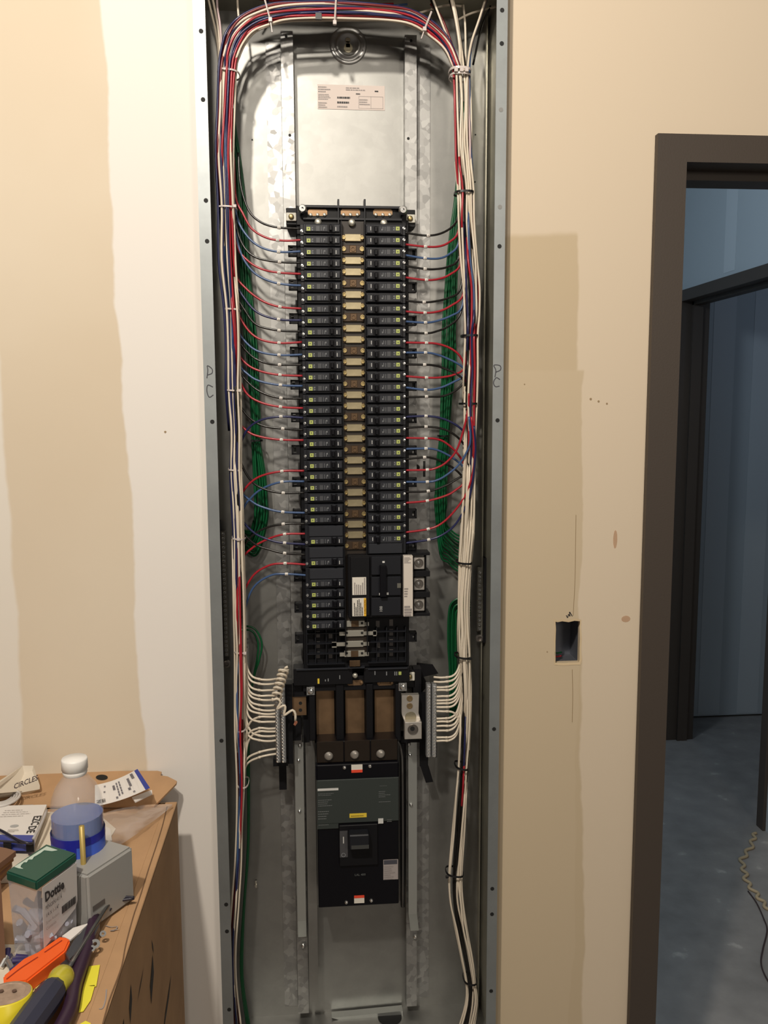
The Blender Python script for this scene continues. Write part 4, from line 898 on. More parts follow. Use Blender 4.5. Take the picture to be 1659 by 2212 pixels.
# a few entering wires at the top left
for k, pts in enumerate(([(446, -30), (455, 20), (468, 80), (474, 150)], [(456, -30), (464, 20), (472, 70), (478, 150)], [(468, -30), (470, 20), (476, 60), (482, 150)], [(512, -30), (514, 20), (518, 60)])):
    bm = NB(); tube(bm, P3(pts, .075), RW, 7, 5); fin('wire', bm, WIRE['white' if k != 2 else 'pink'], hl, True)
for k, pts in enumerate(([(560, 30), (580, -20)], [(560, -15), (700, 12), (850, -20)], [(640, -25), (760, 18), (880, -10)], [(900, 30), (960, -5), (1000, -30)])):
    bm = NB(); tube(bm, P3(pts, .09), RW, 7, 5); fin('wire', bm, WIRE[('navy', 'red', 'blue', 'white')[k]], hl, True)
def tie(parent, x0, x1, y, Yf, Yb, m, slant=0, hd=None, wd=.0026, th=.0011):
    a_, b_ = at(x0, y, Yf), at(x1, y+slant, Yf); bm = NB(); ux = (b_-a_); L_ = ux.length; cx = (a_+b_)/2; n_ = 22; rings = []
    ux.normalize(); dz = ux.cross(Vector((0, 1, 0))).normalized(); ring = []
    for k in range(n_):
        t_ = 2*PI*k/n_; e_ = 2.8; cc, ss = math.cos(t_), math.sin(t_); px = (abs(cc)**(2/e_))*(1 if cc > 0 else -1)*L_/2; py = (abs(ss)**(2/e_))*(1 if ss > 0 else -1)*(Yb-Yf)/2
        for (o_, dd) in ((0, -wd/2), (0, wd/2), (th, wd/2), (th, -wd/2)):
            f_ = 1+o_/(L_/2); ring.append(bm.verts.new(cx+Vector((0, (Yb-Yf)/2, 0))+ux*px*f_+Vector((0, py*(1+o_/((Yb-Yf)/2)), 0))+dz*dd))
    for k in range(n_):
        for j in range(4):
            q = (ring[k*4+j], ring[k*4+(j+1) % 4], ring[((k+1) % n_)*4+(j+1) % 4], ring[((k+1) % n_)*4+j]); bm.faces.new(q)
    if hd is not None:
        h_ = at(hd, y+slant*.5, Yf-.0015); bx(bm, h_.x-.0028, h_.x+.0028, h_.y-.0022, h_.y+.0018, h_.z-.0024, h_.z+.0024, .0004)
    bmesh.ops.recalc_face_normals(bm, faces=bm.faces); return fin('cable_tie', bm, m, parent)
for (x0, x1, y, sl, hd) in ((468, 515, 146, 6, None), (469, 509, 444, 2, 507), (481, 517, 666, 2, None), (486, 522, 842, 3, 518), (492, 521, 1015, 2, None), (500, 528, 1164, 2, 515), (505, 532, 1411, 0, 529), (509, 530, 1582, -3, None), (513, 535, 1703, -2, None)):
    tie(hl, x0, x1, y, .032, .078, NYL, sl, hd)
for (pa, pb, tail) in (((573, 3), (584, 44), (588, 70)), ((726, -6), (723, 50), (723, 52)), ((931, 28), (917, 64), (910, 84))):
    bm = NB(); A_, B_ = at(*pa, .030), at(*pb, .032); tube(bm, [at(pa[0], pa[1], .034), A_, B_, at(pb[0], pb[1], .06)], .0016, 5, 4)
    bx(bm, B_.x-.003, B_.x+.003, .028, .034, B_.z-.003, B_.z+.0035, .0005); T_ = at(*tail, .03); tube(bm, [B_, T_], .0012, 5, 1); fin('cable_tie', bm, NYL, hl)
bm = NB(); bx(bm, *(lambda p: (p.x-.005, p.x+.005))(at(688, 36, .034)), .031, .036, at(688, 36, .034).z-.005, at(688, 36, .034).z+.005); fin('cable_tie', bm, BTIE, hl)

hr = thing('wire_harness', at(1005, 1200, .05), 'tied harness of mostly white wires hanging down the right side', 'wiring')
TR = [(150, 997, 20), (215, 999, 18), (300, 1000, 18), (350, 1001, 18), (410, 1006, 17), (480, 1009, 18), (560, 1014, 20), (620, 1018, 19), (680, 1020, 16), (724, 1018, 14), (800, 1017, 15), (872, 1015, 15), (950, 1015, 14), (1040, 1013, 14), (1150, 1009, 15),
      (1217, 1005, 13), (1300, 1001, 12), (1360, 1001, 12), (1420, 1002, 13), (1500, 1005, 12), (1580, 1004, 11), (1661, 1000, 11), (1720, 996, 12), (1800, 990, 14), (1893, 984, 14), (1950, 986, 14), (2010, 996, 13), (2070, 1008, 12), (2127, 1018, 11), (2170, 1018, 13), (2225, 1006, 17)]
TOPR = {'a': lambda t: [(940+t*12, -25), (958+t*9, 45), (978+t*8, 100)], 'm': lambda t: [(975+t*12, -25), (985+t*8, 40), (994+t*8, 100)], 'r': lambda t: [(1046+t*6, -25), (1032+t*6, 40), (1014+t*6, 95)]}
RH = [('red', -.95, .046, 0, 724, 'n'), ('white', -1.0, .042, 350, 872, 'n'), ('white', -.6, .038, 0, 680, 'a'), ('black', -.75, .052, 0, 724, 'a'), ('white', -.2, .036, 0, 410, 'm'), ('white', .0, .036, 0, 680, 'm'), ('black', -.3, .050, 0, 2225, 'm'),
      ('white', .25, .040, 0, 560, 'm'), ('black', .4, .050, 0, 872, 'm'), ('white', .6, .038, 0, 724, 'r'), ('dred', .5, .048, 150, 950, 'r'), ('blue', .95, .046, 0, 480, 'r'), ('white', .95, .040, 300, 1217, 'n'), ('red', .75, .046, 410, 950, 'n'),
      ('pink', .8, .044, 0, 410, 'r'), ('white', .9, .05, 0, 350, 'r'), ('red', -.5, .033, 300, 600, 'n'), ('navy', -.5, .036, 480, 870, 'n'), ('blue', .15, .034, 410, 724, 'n'), ('red', -.1, .034, 480, 1040, 'n'), ('navy', .15, .031, 600, 1040, 'n'),
      ('red', .5, .031, 640, 1060, 'n'), ('black', -.55, .034, 700, 900, 'n'), ('white', -.15, .033, 700, 1040, 'n'), ('black', .6, .055, 350, 872, 'n'), ('navy', .75, .033, 872, 1100, 'n'), ('white', .45, .046, 480, 1661, 'n'), ('white', -.85, .042, 800, 1420, 'n'), ('white', -.6, .044, 872, 1500, 'n'),
      ('white', -.95, .050, 950, 1420, 'n'), ('white', -.35, .038, 950, 1500, 'n'), ('white', -.1, .040, 950, 1580, 'n'), ('white', .2, .038, 1040, 1580, 'n'), ('white', .5, .040, 1040, 1661, 'n'), ('white', .8, .042, 1040, 2225, 'n'),
      ('white', -.7, .046, 1040, 1420, 'n'), ('white', .35, .048, 1040, 1500, 'n'), ('white', 1.0, .048, 1150, 1661, 'n'), ('dred', 1.0, .060, 1217, 1500, 'n'), ('black', .9, .060, 1420, 2225, 'n'), ('navy', .2, .044, 1500, 1720, 'n'), ('red', .3, .042, 1580, 1800, 'n'),
      ('white', -.8, .040, 1500, 2225, 'n'), ('white', -1.0, .044, 1580, 2225, 'n'), ('black', -.1, .048, 1661, 2225, 'n'), ('black', .1, .050, 1661, 2225, 'n'), ('white', .55, .040, 1661, 2225, 'n'), ('white', .95, .044, 1661, 2225, 'n'), ('white', .3, .046, 1800, 2225, 'n'), ('dred', .7, .05, 2010, 2225, 'n'), ('black', -.35, .052, 1720, 2225, 'n')]
for k, (c_, t_, yd, y0, y1, top) in enumerate(RH):
    p_ = harness_path(TR, t_, max(y0, 150), y1, yd, .14, 500+k)
    if y0 == 0 and top in TOPR: p_ = [(x, y, yd+.02) for x, y in TOPR[top](t_)]+p_
    bm = NB(); tube(bm, P3(p_, yd), RW, 7, 4); fin('wire', bm, WIRE[c_], hr, True)
for k, pts in enumerate(([(1075, -20), (1020, 28), (985, 45)], [(930, -20), (955, 40), (988, 130)], [(1060, -20), (1040, 60), (1022, 140)], [(1001, -20), (1005, 60), (1006, 140)])):
    bm = NB(); tube(bm, P3(pts, .085), RW, 7, 5); fin('wire', bm, WIRE[('white', 'dred', 'black', 'white')[k]], hr, True)
tie(hr, 975, 1020, 144, .030, .072, NYL, 2, None, .004); tie(hr, 976, 1019, 156, .030, .072, NYL, 2, None, .003)
for xx in (985, 997, 1008): bm = NB(); c = at(xx, 150, .029); bx(bm, c.x-.003, c.x+.003, .026, .031, c.z-.004, c.z+.003, .0005); fin('cable_tie', bm, NYL, hr)
for (x0, x1, y, sl, hd) in ((986, 1026, 412, 0, None), (1001, 1035, 724, 0, None), (997, 1033, 872, 0, None), (990, 1021, 1217, 2, None), (987, 1018, 1421, 3, 1016), (987, 1013, 1660, 5, None), (967, 1003, 1892, 4, 966), (1005, 1032, 2126, 3, None)):
    tie(hr, x0, x1, y, .031, .068, BTIE, sl, hd, .0036)

# green ground harnesses
def green(label, center, n_, Yd, fan=None, seed=1):
    rnd = random.Random(seed); g = thing('ground_wire_bundle', at(center[len(center)//2][0], center[len(center)//2][1], Yd), label, 'wiring')
    for k in range(n_):
        t_ = -1+2*k/(n_-1); dep = rnd.uniform(-.006, .008); p_ = [(c+hw*max(-1, min(1, t_+rnd.uniform(-.15, .15))), y, Yd+dep) for (c, y, hw) in center]
        if fan: p_ = p_+fan(k, t_, rnd, Yd+dep)
        bm = NB(); tube(bm, P3(p_, Yd), RW*.95, 7, 4); fin('wire', bm, WIRE['green'], g, True)
    return g
def fanL(k, t, r, Y):
    yy = 1140+k*5; return [(556+t*8, yy-15, Y+.01), (545+t*4, yy+6, Y+.015), (525, yy+4-k*1.5, Y+.02), (504, yy-14-k, .128)]
gl = green('bundle of green ground wires behind the left harness', [(492, 200, 4), (506, 290, 5), (514, 350, 6), (520, 420, 8), (524, 500, 10), (531, 600, 10), (538, 700, 13), (544, 760, 12), (549, 843, 10), (552, 900, 9), (553, 952, 8), (560, 1020, 12), (564, 1080, 13), (564, 1120, 14)], 12, .105, fanL, 5)
tie(gl, 542, 566, 952, .094, .118, BTIE, 0, 545, .003)
def fanR(k, t, r, Y):
    yy = 1120+(11-k)*7; return [(956+t*5, yy, Y+.005), (968, yy+18, Y+.01), (988, yy+36, Y+.012), (1012, yy+40, .125)]
gr = green('bundle of green ground wires behind the right harness', [(1002, 220, 4), (997, 330, 5), (989, 430, 7), (982, 500, 9), (977, 570, 11), (972, 650, 13), (970, 720, 14), (970, 790, 14), (964, 860, 11), (960, 940, 9), (955, 1000, 11), (953, 1060, 12), (952, 1090, 12)], 12, .105, fanR, 9)
tie(gr, 948, 969, 942, .094, .118, BTIE, 0, None, .003)
g = thing('ground_wire_bundle', at(975, 1380, .1), 'short bundle of green ground wires bending down beside the right neutral bar', 'wiring')
for k in range(8):
    bm = NB(); o_ = k*2.6; tube(bm, P3([(1016, 1290+o_*2.2), (998, 1290+o_*1.6), (982-6+o_*.6, 1302+o_*1.3), (969+o_, 1330+o_), (968+o_, 1390), (971+o_*.8, 1440), (972+o_*.8, 1480), (973+o_, 1560)], .105+(k % 3)*.004), RW*.95, 7, 5); fin('wire', bm, WIRE['green'], g, True)
g = thing('ground_wire_bundle', at(555, 1400, .1), 'pair of green ground wires looping left above the white neutral wires', 'wiring')
for k in range(2):
    bm = NB(); tube(bm, P3([(505, 1356+k*6), (538, 1353+k*8), (556-k*6, 1365+k*5), (566-k*8, 1392), (560-k*5, 1425), (552-k*2, 1450), (546, 1475), (540, 1500)], .112), RW*.95, 7, 5); fin('wire', bm, WIRE['green'], g, True)
g = thing('ground_wire_bundle', at(530, 1750, .11), 'dark green ground wires running down behind the lower left harness', 'wiring')
for k in range(3):
    bm = NB(); tube(bm, P3([(532+k*2, 1560), (534+k*2, 1650), (536+k, 1760), (534+k, 1850), (526+k, 1960), (520+k*2, 2060), (522+k*2, 2130), (535+k*3, 2225)], .115), RW*.95, 7, 4); fin('wire', bm, WIRE['green'], g, True)

# loose coiled white wire in front of the left neutral bar
cw = thing('coiled_wire', at(605, 1500, .03), 'loose coiled white wire with bare copper tip in front of the left neutral bar', 'wire')
ctr = [(614, 1445), (611, 1455), (608, 1465), (605, 1475), (602, 1485), (599, 1497), (598, 1510)]; pts = [at(622, 1440, .030), at(615, 1444, .031)]
nturn = 6.4; N_ = 110
cs = spline([at(x, y, .030) for x, y in ctr], 20)
for k in range(N_):
    f_ = k/(N_-1); c = cs[min(len(cs)-1, int(f_*(len(cs)-1)))]; an = f_*nturn*2*PI+.6; r_ = .0085-.0008*f_; pts.append(c+Vector((math.cos(an)*r_, math.sin(an)*r_*.75, -math.sin(an)*.0052)))
pts += [at(x, y, .026) for x, y in ((589, 1510), (588, 1513), (598, 1509), (605, 1514), (605, 1520), (598, 1532), (606, 1527), (615, 1524), (616, 1532), (613, 1545), (622, 1540), (632, 1534), (638, 1542), (638, 1557))]
bm = NB(); tube(bm, pts, .0023, 8, 2); fin('insulation', bm, WIRE['white'], cw, True)
for k in range(5):
    bm = NB(); e_ = at(638, 1556, .026); tube(bm, [e_+Vector((.0006*(k-2), 0, 0)), e_+Vector((.0012*(k-2)+.001, -.001*(k % 2), -.004)), e_+Vector((.0006*(k-2)-.002, -.001, -.008-.0005*k))], .0007, 5, 4); fin('copper_strand', bm, mat('bare_copper', (.70, .32, .20), .35, .8), cw, True)

# ================================================================== CARDBOARD BOX AND WHAT LIES ON IT
ZT = 1.03
q = atz(383, 1733, ZT); BXR, BXB = q.x, q.y; BXL, BXF = -1.15, -.72
cb = thing('cardboard_box', (BXR-.3, BXB-.3, 0), 'tall brown cardboard box used as a work surface at lower left', 'box')
th = .004
bm = NB(); bx(bm, BXR-th, BXR, BXF, BXB, 0, ZT, .001); rp = fin('side_panel', bm, CARD, cb)
bm = NB(); bx(bm, BXL, BXL+th, BXF, BXB, 0, ZT); fin('side_panel', bm, CARD, cb)
bm = NB(); bx(bm, BXL, BXR-th, BXB-th, BXB, 0, ZT); fin('side_panel', bm, CARD, cb)
bm = NB(); bx(bm, BXL, BXR-th, BXF, BXF+th, 0, ZT); fin('side_panel', bm, CARD, cb)
bm = NB(); bx(bm, BXL, BXR-.018, BXF, BXB, ZT-.004, ZT, .0008); fin('top_flap', bm, CARD, cb)
bm = NB(); bx(bm, BXR-.020, BXR, BXF, BXB, ZT-.003, ZT+.0012, .0010); fin('folded_rim', bm, CARD, cb)
bm = NB(); stroke(bm, [atz(x, y, ZT+.0014) for x, y in ((361, 1742), (352, 1780), (340, 1820), (325, 1865), (314, 1900), (300, 1945), (288, 1980), (272, 2040), (262, 2090), (240, 2150), (232, 2175), (222, 2212))], .0016, (0, 0, 1)); fin('crease', bm, CARDE, cb)
bm = NB(); stroke(bm, [atz(x, y, ZT+.0014) for x, y in ((230, 2138), (228, 2160), (222, 2178), (214, 2180))], .0014, (0, 0, 1)); stroke(bm, [atz(x, y, ZT+.0014) for x, y in ((228, 2000), (240, 2003), (253, 2002), (248, 2010), (238, 2011), (256, 2008))], .0012, (0, 0, 1)); fin('pen_scribble', bm, SOFTINK, cb)
bm = NB()
for (x0, y0, x1, y1, w_) in ((283, 2125, 282, 2212, .006), (311, 2088, 297, 2165, .004), (330, 2062, 327, 2170, .010), (370, 2105, 352, 2240, .012), (328, 2030, 332, 2060, .002), (268, 2200, 262, 2260, .006)):
    A_, B_ = atx(x0, y0, BXR+.0006), atx(x1, y1, BXR+.0006); mI = (A_+B_)/2; s_ = Vector((0, w_, 0)); bm.faces.new([bm.verts.new(p) for p in (A_, mI-s_*1.5, B_, mI+s_*1.5)])
tag(fin('marker_strokes', bm, INK, cb), 'black marker lettering')
# leaning cardboard flap with round hole
fl = thing('cardboard_sheet', atz(200, 1740, ZT), 'flat cardboard sheet with a round hole leaning on the wall behind the bottle', 'cardboard')
zb = ZT+.004
P0_ = at(340, 1665, YW-.004); P1_ = atz(333, 1741, zb); nfl = Vector((1, 0, 0)).cross(P0_-P1_).normalized()
def onfl(x, y, o=0):
    d = ray(x, y); return CAM+d*((P0_-CAM).dot(nfl)/d.dot(nfl))+nfl*o
out = [onfl(*p) for p in ((340, 1665), (349, 1667), (347, 1675), (362, 1677), (382, 1687), (381, 1692), (333, 1741), (150, 1741), (-60, 1741), (-60, 1667))]
_o = [at(340, 1665, YW-.004), at(349, 1667, YW-.004), at(347, 1675, YW-.008), at(362, 1677, YW-.009), at(382, 1687, YW-.016), atz(381, 1692, ZT+.048), atz(333, 1741, zb), atz(150, 1790, zb), atz(-60, 1790, zb), at(-60, 1662, YW-.004)]
nrm = Vector((0, -.55, .83)); bm = NB(); prism(bm, out, nfl*(-.0035 if nfl.z > 0 else .0035)); 
for f in bm.faces: pass
fin('sheet', bm, CARD, fl)
bm = NB(); sg = .0008 if nfl.z > 0 else -.0008
bm.faces.new([bm.verts.new(onfl(220+13*math.cos(a_), 1680+6*math.sin(a_), sg)) for a_ in [k*PI/10 for k in range(20)]]); fin('round_hole', bm, HOLE, fl)

def prism_thing(name, label, cat, pix, z, h, m, part='sheet', group=None):
    P_ = [atz(x, y, z+h) for x, y in pix]; c = sum(P_, Vector())/len(P_); c.z = z; g = thing(name, c, label, cat, group); bm = NB(); prism(bm, P_, (0, 0, -h)); fin(part, bm, m, g); return g
def onplane(z): return lambda x, y: atz(x, y, z)
CREAM = mat('cream_paper', (.72, .64, .52), .7); WPAP = mat('white_card', (.78, .74, .70), .5); DKBLUE = mat('blue_edge', (.04, .06, .32), .4)
# white sheet under everything at left
prism_thing('paper_sheet', 'large cream paper sheet under the left booklet and green-lidded box', 'paper', [(-40, 1745), (215, 1760), (250, 1790), (215, 1850), (110, 1900), (-40, 1910)], ZT+.0006, .0008, CREAM)
prism_thing('paper_sheet', 'white crumpled paper sheet under the orange utility knife', 'paper', [(-30, 2040), (80, 2040), (150, 2030), (195, 1992), (150, 2075), (110, 2130), (60, 2150), (-30, 2140)], ZT+.0006, .0010, CREAM)
# left booklet
z = ZT+.024; g = thing('wire_marker_booklet', atz(50, 1780, ZT+.012), 'white wire marker booklet with dark blue edge, at left on the box', 'booklet')
P_ = [atz(x, y, z) for x, y in ((-60, 1742), (101, 1738), (74, 1805), (-60, 1801))]; bm = NB(); prism(bm, P_, (0, 0, -.014)); fin('pages', bm, WPAP, g)
P_ = [atz(x, y, z+.0006) for x, y in ((-60, 1802), (74, 1804), (70, 1817), (-60, 1814))]; bm = NB(); prism(bm, P_, (0, 0, -.016)); fin('blue_edge', bm, DKBLUE, g)
bm = NB()
for (x0, x1) in ((7, 24), (56, 73)): prism(bm, [atz(x, y, z-.001) for x, y in ((x0, 1815), (x1, 1815), (x1, 1824), (x0, 1824))], (0, 0, -.012))
fin('clip_foot', bm, BLK, g)
xd = (atz(66, 1800, z)-atz(80, 1764, z)); yd = Vector((xd.y*-1, xd.x, 0)).normalized()
text('booklet_title', 'EZC', atz(74, 1763, z+.0005), xd, yd, .0165, INK, g, width=(atz(78, 1783, z)-atz(88, 1764, z)).length*1.05, bold=.02)
text('booklet_title', 'DE', atz(63, 1785, z+.0005), xd, yd, .0165, INK, g, width=(atz(57, 1800, z)-atz(63, 1786, z)).length*1.1, bold=.02)
lines('fine_print', atz(0, 1765, z+.0006), (1, 0, 0), (0, 1, 0), .055, .028, 4, SOFTINK, g, frac=.15); lines('fine_print', atz(14, 1798, z+.0006), (1, 0, 0), (0, 1, 0), .018, .010, 3, SOFTINK, g, frac=.3)
bm = NB(); c = atz(31, 1784, z+.0006); bm.faces.new([bm.verts.new(c+Vector((math.cos(a_)*.0065, math.sin(a_)*.0045, 0))) for a_ in [k*PI/8 for k in range(16)]]); fin('grey_disc', bm, mat('disc_grey', (.4, .4, .4), .6), g)
# clear sleeve edge
bm = NB(); tube(bm, [atz(101, 1750, z+.004), atz(88, 1782, z+.004), atz(72, 1812, z+.004)], .0022, 6, 4); tag(fin('plastic_tube', bm, mat('clear_grey', (.6, .58, .58), .2, alpha=.75), smooth=True), 'thin clear plastic strip along the right side of the left booklet', 'strip')
# dark arm over the booklet
bm = NB(); tube(bm, [atz(-20, 1783, z+.008), atz(10, 1798, z+.007), atz(40, 1815, z+.006), atz(62, 1822, z+.003), atz(72, 1821, z)], .0020, 6, 5); tube(bm, [atz(-20, 1815, z+.006), atz(20, 1818, z+.003), atz(60, 1822, z+.001)], .0016, 6, 4)
tag(fin('eyeglass_arm', bm, mat('dark_frame', (.02, .018, .03), .3), smooth=True), 'thin dark plastic arm lying across the left booklet', 'glasses')
# right booklet, curled, on the cardboard sheet
g = thing('wire_marker_booklet', atz(265, 1710, ZT+.04), 'curled white wire marker booklet with blue end, behind the bottle', 'booklet')
def cur(u, v, dz=0):     # u along long side 0..1, v across; lower-left .. upper-right
    A0, A1, B0, B1 = (205, 1742), (324, 1702), (205, 1696), (297, 1661)
    x = (A0[0]*(1-u)+A1[0]*u)*(1-v)+(B0[0]*(1-u)+B1[0]*u)*v; y = (A0[1]*(1-u)+A1[1]*u)*(1-v)+(B0[1]*(1-u)+B1[1]*u)*v+5*math.sin(u*PI)
    return atz(x, y, ZT+.022+.028*u*u+.012*v+dz)
for nm, u0, u1, m_ in (('pages', 0, .92, WPAP), ('blue_edge', .92, 1.0, DKBLUE)):
    bm = NB(); n_ = 10; T_ = [[bm.verts.new(cur(u0+(u1-u0)*i/n_, j, 0)) for j in (0, 1)] for i in range(n_+1)]; D_ = [[bm.verts.new(cur(u0+(u1-u0)*i/n_, j, -.007)) for j in (0, 1)] for i in range(n_+1)]
    for i in range(n_):
        bm.faces.new((T_[i][0], T_[i+1][0], T_[i+1][1], T_[i][1])); bm.faces.new((D_[i][0], D_[i][1], D_[i+1][1], D_[i+1][0])); bm.faces.new((T_[i][0], D_[i][0], D_[i+1][0], T_[i+1][0])); bm.faces.new((T_[i][1], T_[i+1][1], D_[i+1][1], D_[i][1]))
    bm.faces.new((T_[0][0], T_[0][1], D_[0][1], D_[0][0])); bm.faces.new((T_[-1][0], D_[-1][0], D_[-1][1], T_[-1][1])); fin(nm, bm, m_, g)
bm = NB()
for (u0, u1, v0, v1, k) in ((.80, .86, .72, .96, 0), (.70, .75, .45, .85, 0), (.52, .55, .25, .9, 0), (.46, .49, .22, .88, 0), (.38, .43, .55, .78, 1), (.66, .71, .3, .42, 1), (.40, .44, .12, .22, 0), (.18, .22, .55, .62, 0), (.2, .24, .8, .88, 0), (.72, .76, .12, .2, 0)):
    n_ = 5
    for i in range(n_):
        va, vb = v0+(v1-v0)*i/n_, v0+(v1-v0)*(i+.75)/n_; bm.faces.new([bm.verts.new(cur(u, v, .0007)) for u, v in ((u0, va), (u1, va), (u1, vb), (u0, vb))])
tag(fin('fine_print', bm, mat('mid_ink', (.16, .15, .17), .6), g), kind='stuff')
e0 = cur(.03, .12, .0012); e1 = cur(.2, .12, .0012); v_ = (cur(.1, .4)-cur(.1, .1)).normalized(); text('booklet_title', 'ZE'[::1], e0, (e1-e0), v_, .010, INK, g, width=(e1-e0).length, bold=.03, lift=.0008)
prism_thing('paper_card', 'thin pale card tucked beneath the curled booklet with the blue end', 'card', [(285, 1722), (328, 1706), (329, 1714), (292, 1732)], ZT+.022, .002, WPAP)
# rolled paper bag at far left
g = thing('paper_wrapper', atz(20, 1700, ZT), 'folded cream paper wrapper with black lettering at far left of the box', 'paper')
P_ = [atz(-50, 1718, ZT+.05), atz(0, 1690, ZT+.055), at(49, 1654, -.0), at(72, 1654, -.0), atz(78, 1672, ZT+.05), atz(86, 1697, ZT+.03), atz(60, 1708, ZT+.02), atz(-50, 1722, ZT+.02)]
bm = NB(); prism(bm, P_, (0, -.001, -.006)); fin('folded_paper', bm, CREAM, g)
xd = (atz(84, 1685, ZT+.045)-atz(30, 1706, ZT+.03)); text('printed_word', 'CIRCLES', atz(30, 1705, ZT+.042), xd, (0, .35, .94), .012, mat('brown_black', (.06, .04, .04), .6), g, width=xd.length*.95, bold=.02, lift=.001)
# grey strapping roll at far left
g = thing('tape_roll', atz(10, 1725, ZT), 'flattened pale grey roll of flexible tube at far left behind the booklet', 'roll'); 
for k in range(4):
    bm = NB(); c = atz(6, 1724, ZT+.026-.003*k); tube(bm, [c+Vector((math.cos(a_)*(.026-.004*k), math.sin(a_)*(.030-.004*k), 0)) for a_ in [j*PI/8 for j in range(17)]], .0024, 6, 2, close=False); fin('coil', bm, mat('pale_grey', (.58, .55, .52), .45), g, True)
# grey sheet behind (metal plate) and brown wood shreds
prism_thing('metal_plate', 'flat grey plate with dark slot behind the left booklet', 'plate', [(-40, 1722), (38, 1712), (104, 1704), (68, 1742), (-40, 1745)], ZT+.004, .004, mat('plate_grey', (.36, .34, .32), .5, .2))
g = thing('wood_scrap', atz(10, 1850, ZT), 'splintered brown wood scrap at left edge beside the green lid', 'wood')
for k in range(5):
    bm = NB(); a_ = [(-20, 1826+k*8), (14+k*3, 1832+k*7), (34-k*5, 1838+k*10), (-20, 1880+k*9)]; prism(bm, [atz(x, y, ZT+.05-.006*k) for x, y in a_], (0, 0, -.008)); fin('splinter', bm, mat('wood_%d' % (k % 2), (.22+.1*(k % 2), .12+.06*(k % 2), .07), .8), g)
bm = NB(); P_ = [atz(x, y, ZT+.11) for x, y in ((-50, 1880), (-3, 1892), (2, 1905), (-50, 1910))]; prism(bm, P_, (0, 0, -.11)); tag(fin('carton', bm, mat('red_brown_card', (.16, .085, .05), .8)), 'narrow reddish brown carton edge left of the clear green-lidded box', 'carton')

# bottle
BP = atz(176, 1945, ZT); BP = Vector((BP.x, BP.y, ZT+.0015))
g = thing('water_bottle', BP, 'half-full clear plastic water bottle with white cap and blue label', 'bottle')
PET = bpy.data.materials.new('clear_pet'); PET.use_nodes = True; b_ = PET.node_tree.nodes['Principled BSDF']; b_.inputs['Base Color'].default_value = (.80, .82, .82, 1); b_.inputs['Roughness'].default_value = .05; b_.inputs['Alpha'].default_value = .11; b_.inputs['Coat Weight'].default_value = 1.0
rB = .0345
prof = [(.0005, .002), (.026, .0), (.032, .006), (rB, .014), (rB*.985, .04), (rB, .06), (rB*.985, .085), (rB, .11), (rB, .128), (rB*.985, .140), (.032, .150), (.027, .163), (.019, .174), (.0145, .180), (.0140, .186), (.0140, .196)]
bm = NB(); lathe(bm, BP, (0, 0, 1), prof, 40); lathe(bm, BP, (0, 0, 1), [(r-.0007 if r > .002 else r, h+.0007) for r, h in prof][::-1], 40); fin('shell', bm, PET, g, True)
WAT = bpy.data.materials.new('water'); WAT.use_nodes = True; b_ = WAT.node_tree.nodes['Principled BSDF']; b_.inputs['Base Color'].default_value = (.03, .11, .46, 1); b_.inputs['Roughness'].default_value = .05; b_.inputs['Alpha'].default_value = .80; b_.inputs['Coat Weight'].default_value = 1.0
bm = NB(); lathe(bm, BP, (0, 0, 1), [(.0002, .004), (.031, .008), (rB-.0012, .016), (rB-.0014, .04), (rB-.0012, .06), (rB-.0014, .085), (rB-.0012, .124), (.0002, .124)], 40); fin('water', bm, WAT, g)
def arc_sheet(name, z0, z1, a0, a1, m_, r=rB+.0006):
    bm = NB(); n_ = 24; v0 = [bm.verts.new(BP+Vector((math.cos(a0+(a1-a0)*i/n_)*r, math.sin(a0+(a1-a0)*i/n_)*r, z0))) for i in range(n_+1)]; v1 = [bm.verts.new(BP+Vector((math.cos(a0+(a1-a0)*i/n_)*r, math.sin(a0+(a1-a0)*i/n_)*r, z1))) for i in range(n_+1)]
    for i in range(n_): bm.faces.new((v0[i], v0[i+1], v1[i+1], v1[i]))
    return fin(name, bm, m_, g, True)
LBL = mat('bottle_label_blue', (.05, .12, .62), .35); LBD = mat('bottle_label_navy', (.015, .02, .30), .35)
arc_sheet('label', .038, .103, 0, 2*PI, LBL); arc_sheet('label_band', .092, .103, 0, 2*PI, LBD, rB+.0009); arc_sheet('label_band', .042, .095, -PI*.56, -PI*.44, LBD, rB+.0009)
arc_sheet('label_panel', .045, .088, -PI*.86, -PI*.70, mat('label_lilac', (.55, .55, .66), .4), rB+.0010)
a_ = -PI*.22; text('label_word', 'NES', BP+Vector((math.cos(a_)*rB*1.04, math.sin(a_)*rB*1.04, .052)), (-math.sin(a_)*.6, math.cos(a_)*.6, .35), (0, 0, 1), .018, mat('pale_cyan', (.35, .55, .85), .4), g, width=.026)
bm = NB(); lathe(bm, BP, (0, 0, 1), [(.0145, .180), (.0160, .183), (.0160, .186), (.0152, .187), (.0170, .188), (.0170, .201), (.0160, .2030), (.0002, .2030)], 36); fin('cap', bm, mat('cap_white', (.86, .84, .80), .4), g, True)

# brass rod standing up behind the lid
zr = at(180, 1862, BP.y-.046); rod = thing('threaded_rod', zr, 'short upright brass coloured rod in front of the bottle', 'rod')
bm = NB(); zt_r = at(180, 1784, zr.y).z; cyl(bm, (zr.x, zr.y, (ZT+zt_r)/2), (0, 0, 1), .0036, zt_r-ZT, 12); fin('shaft', bm, mat('brass_yellow', (.45, .33, .10), .45, .3), rod, True)
bm = NB(); cyl(bm, (zr.x, zr.y, zr.z-.02), (0, 0, 1), .0046, .01, 12); fin('collar', bm, BLK, rod)

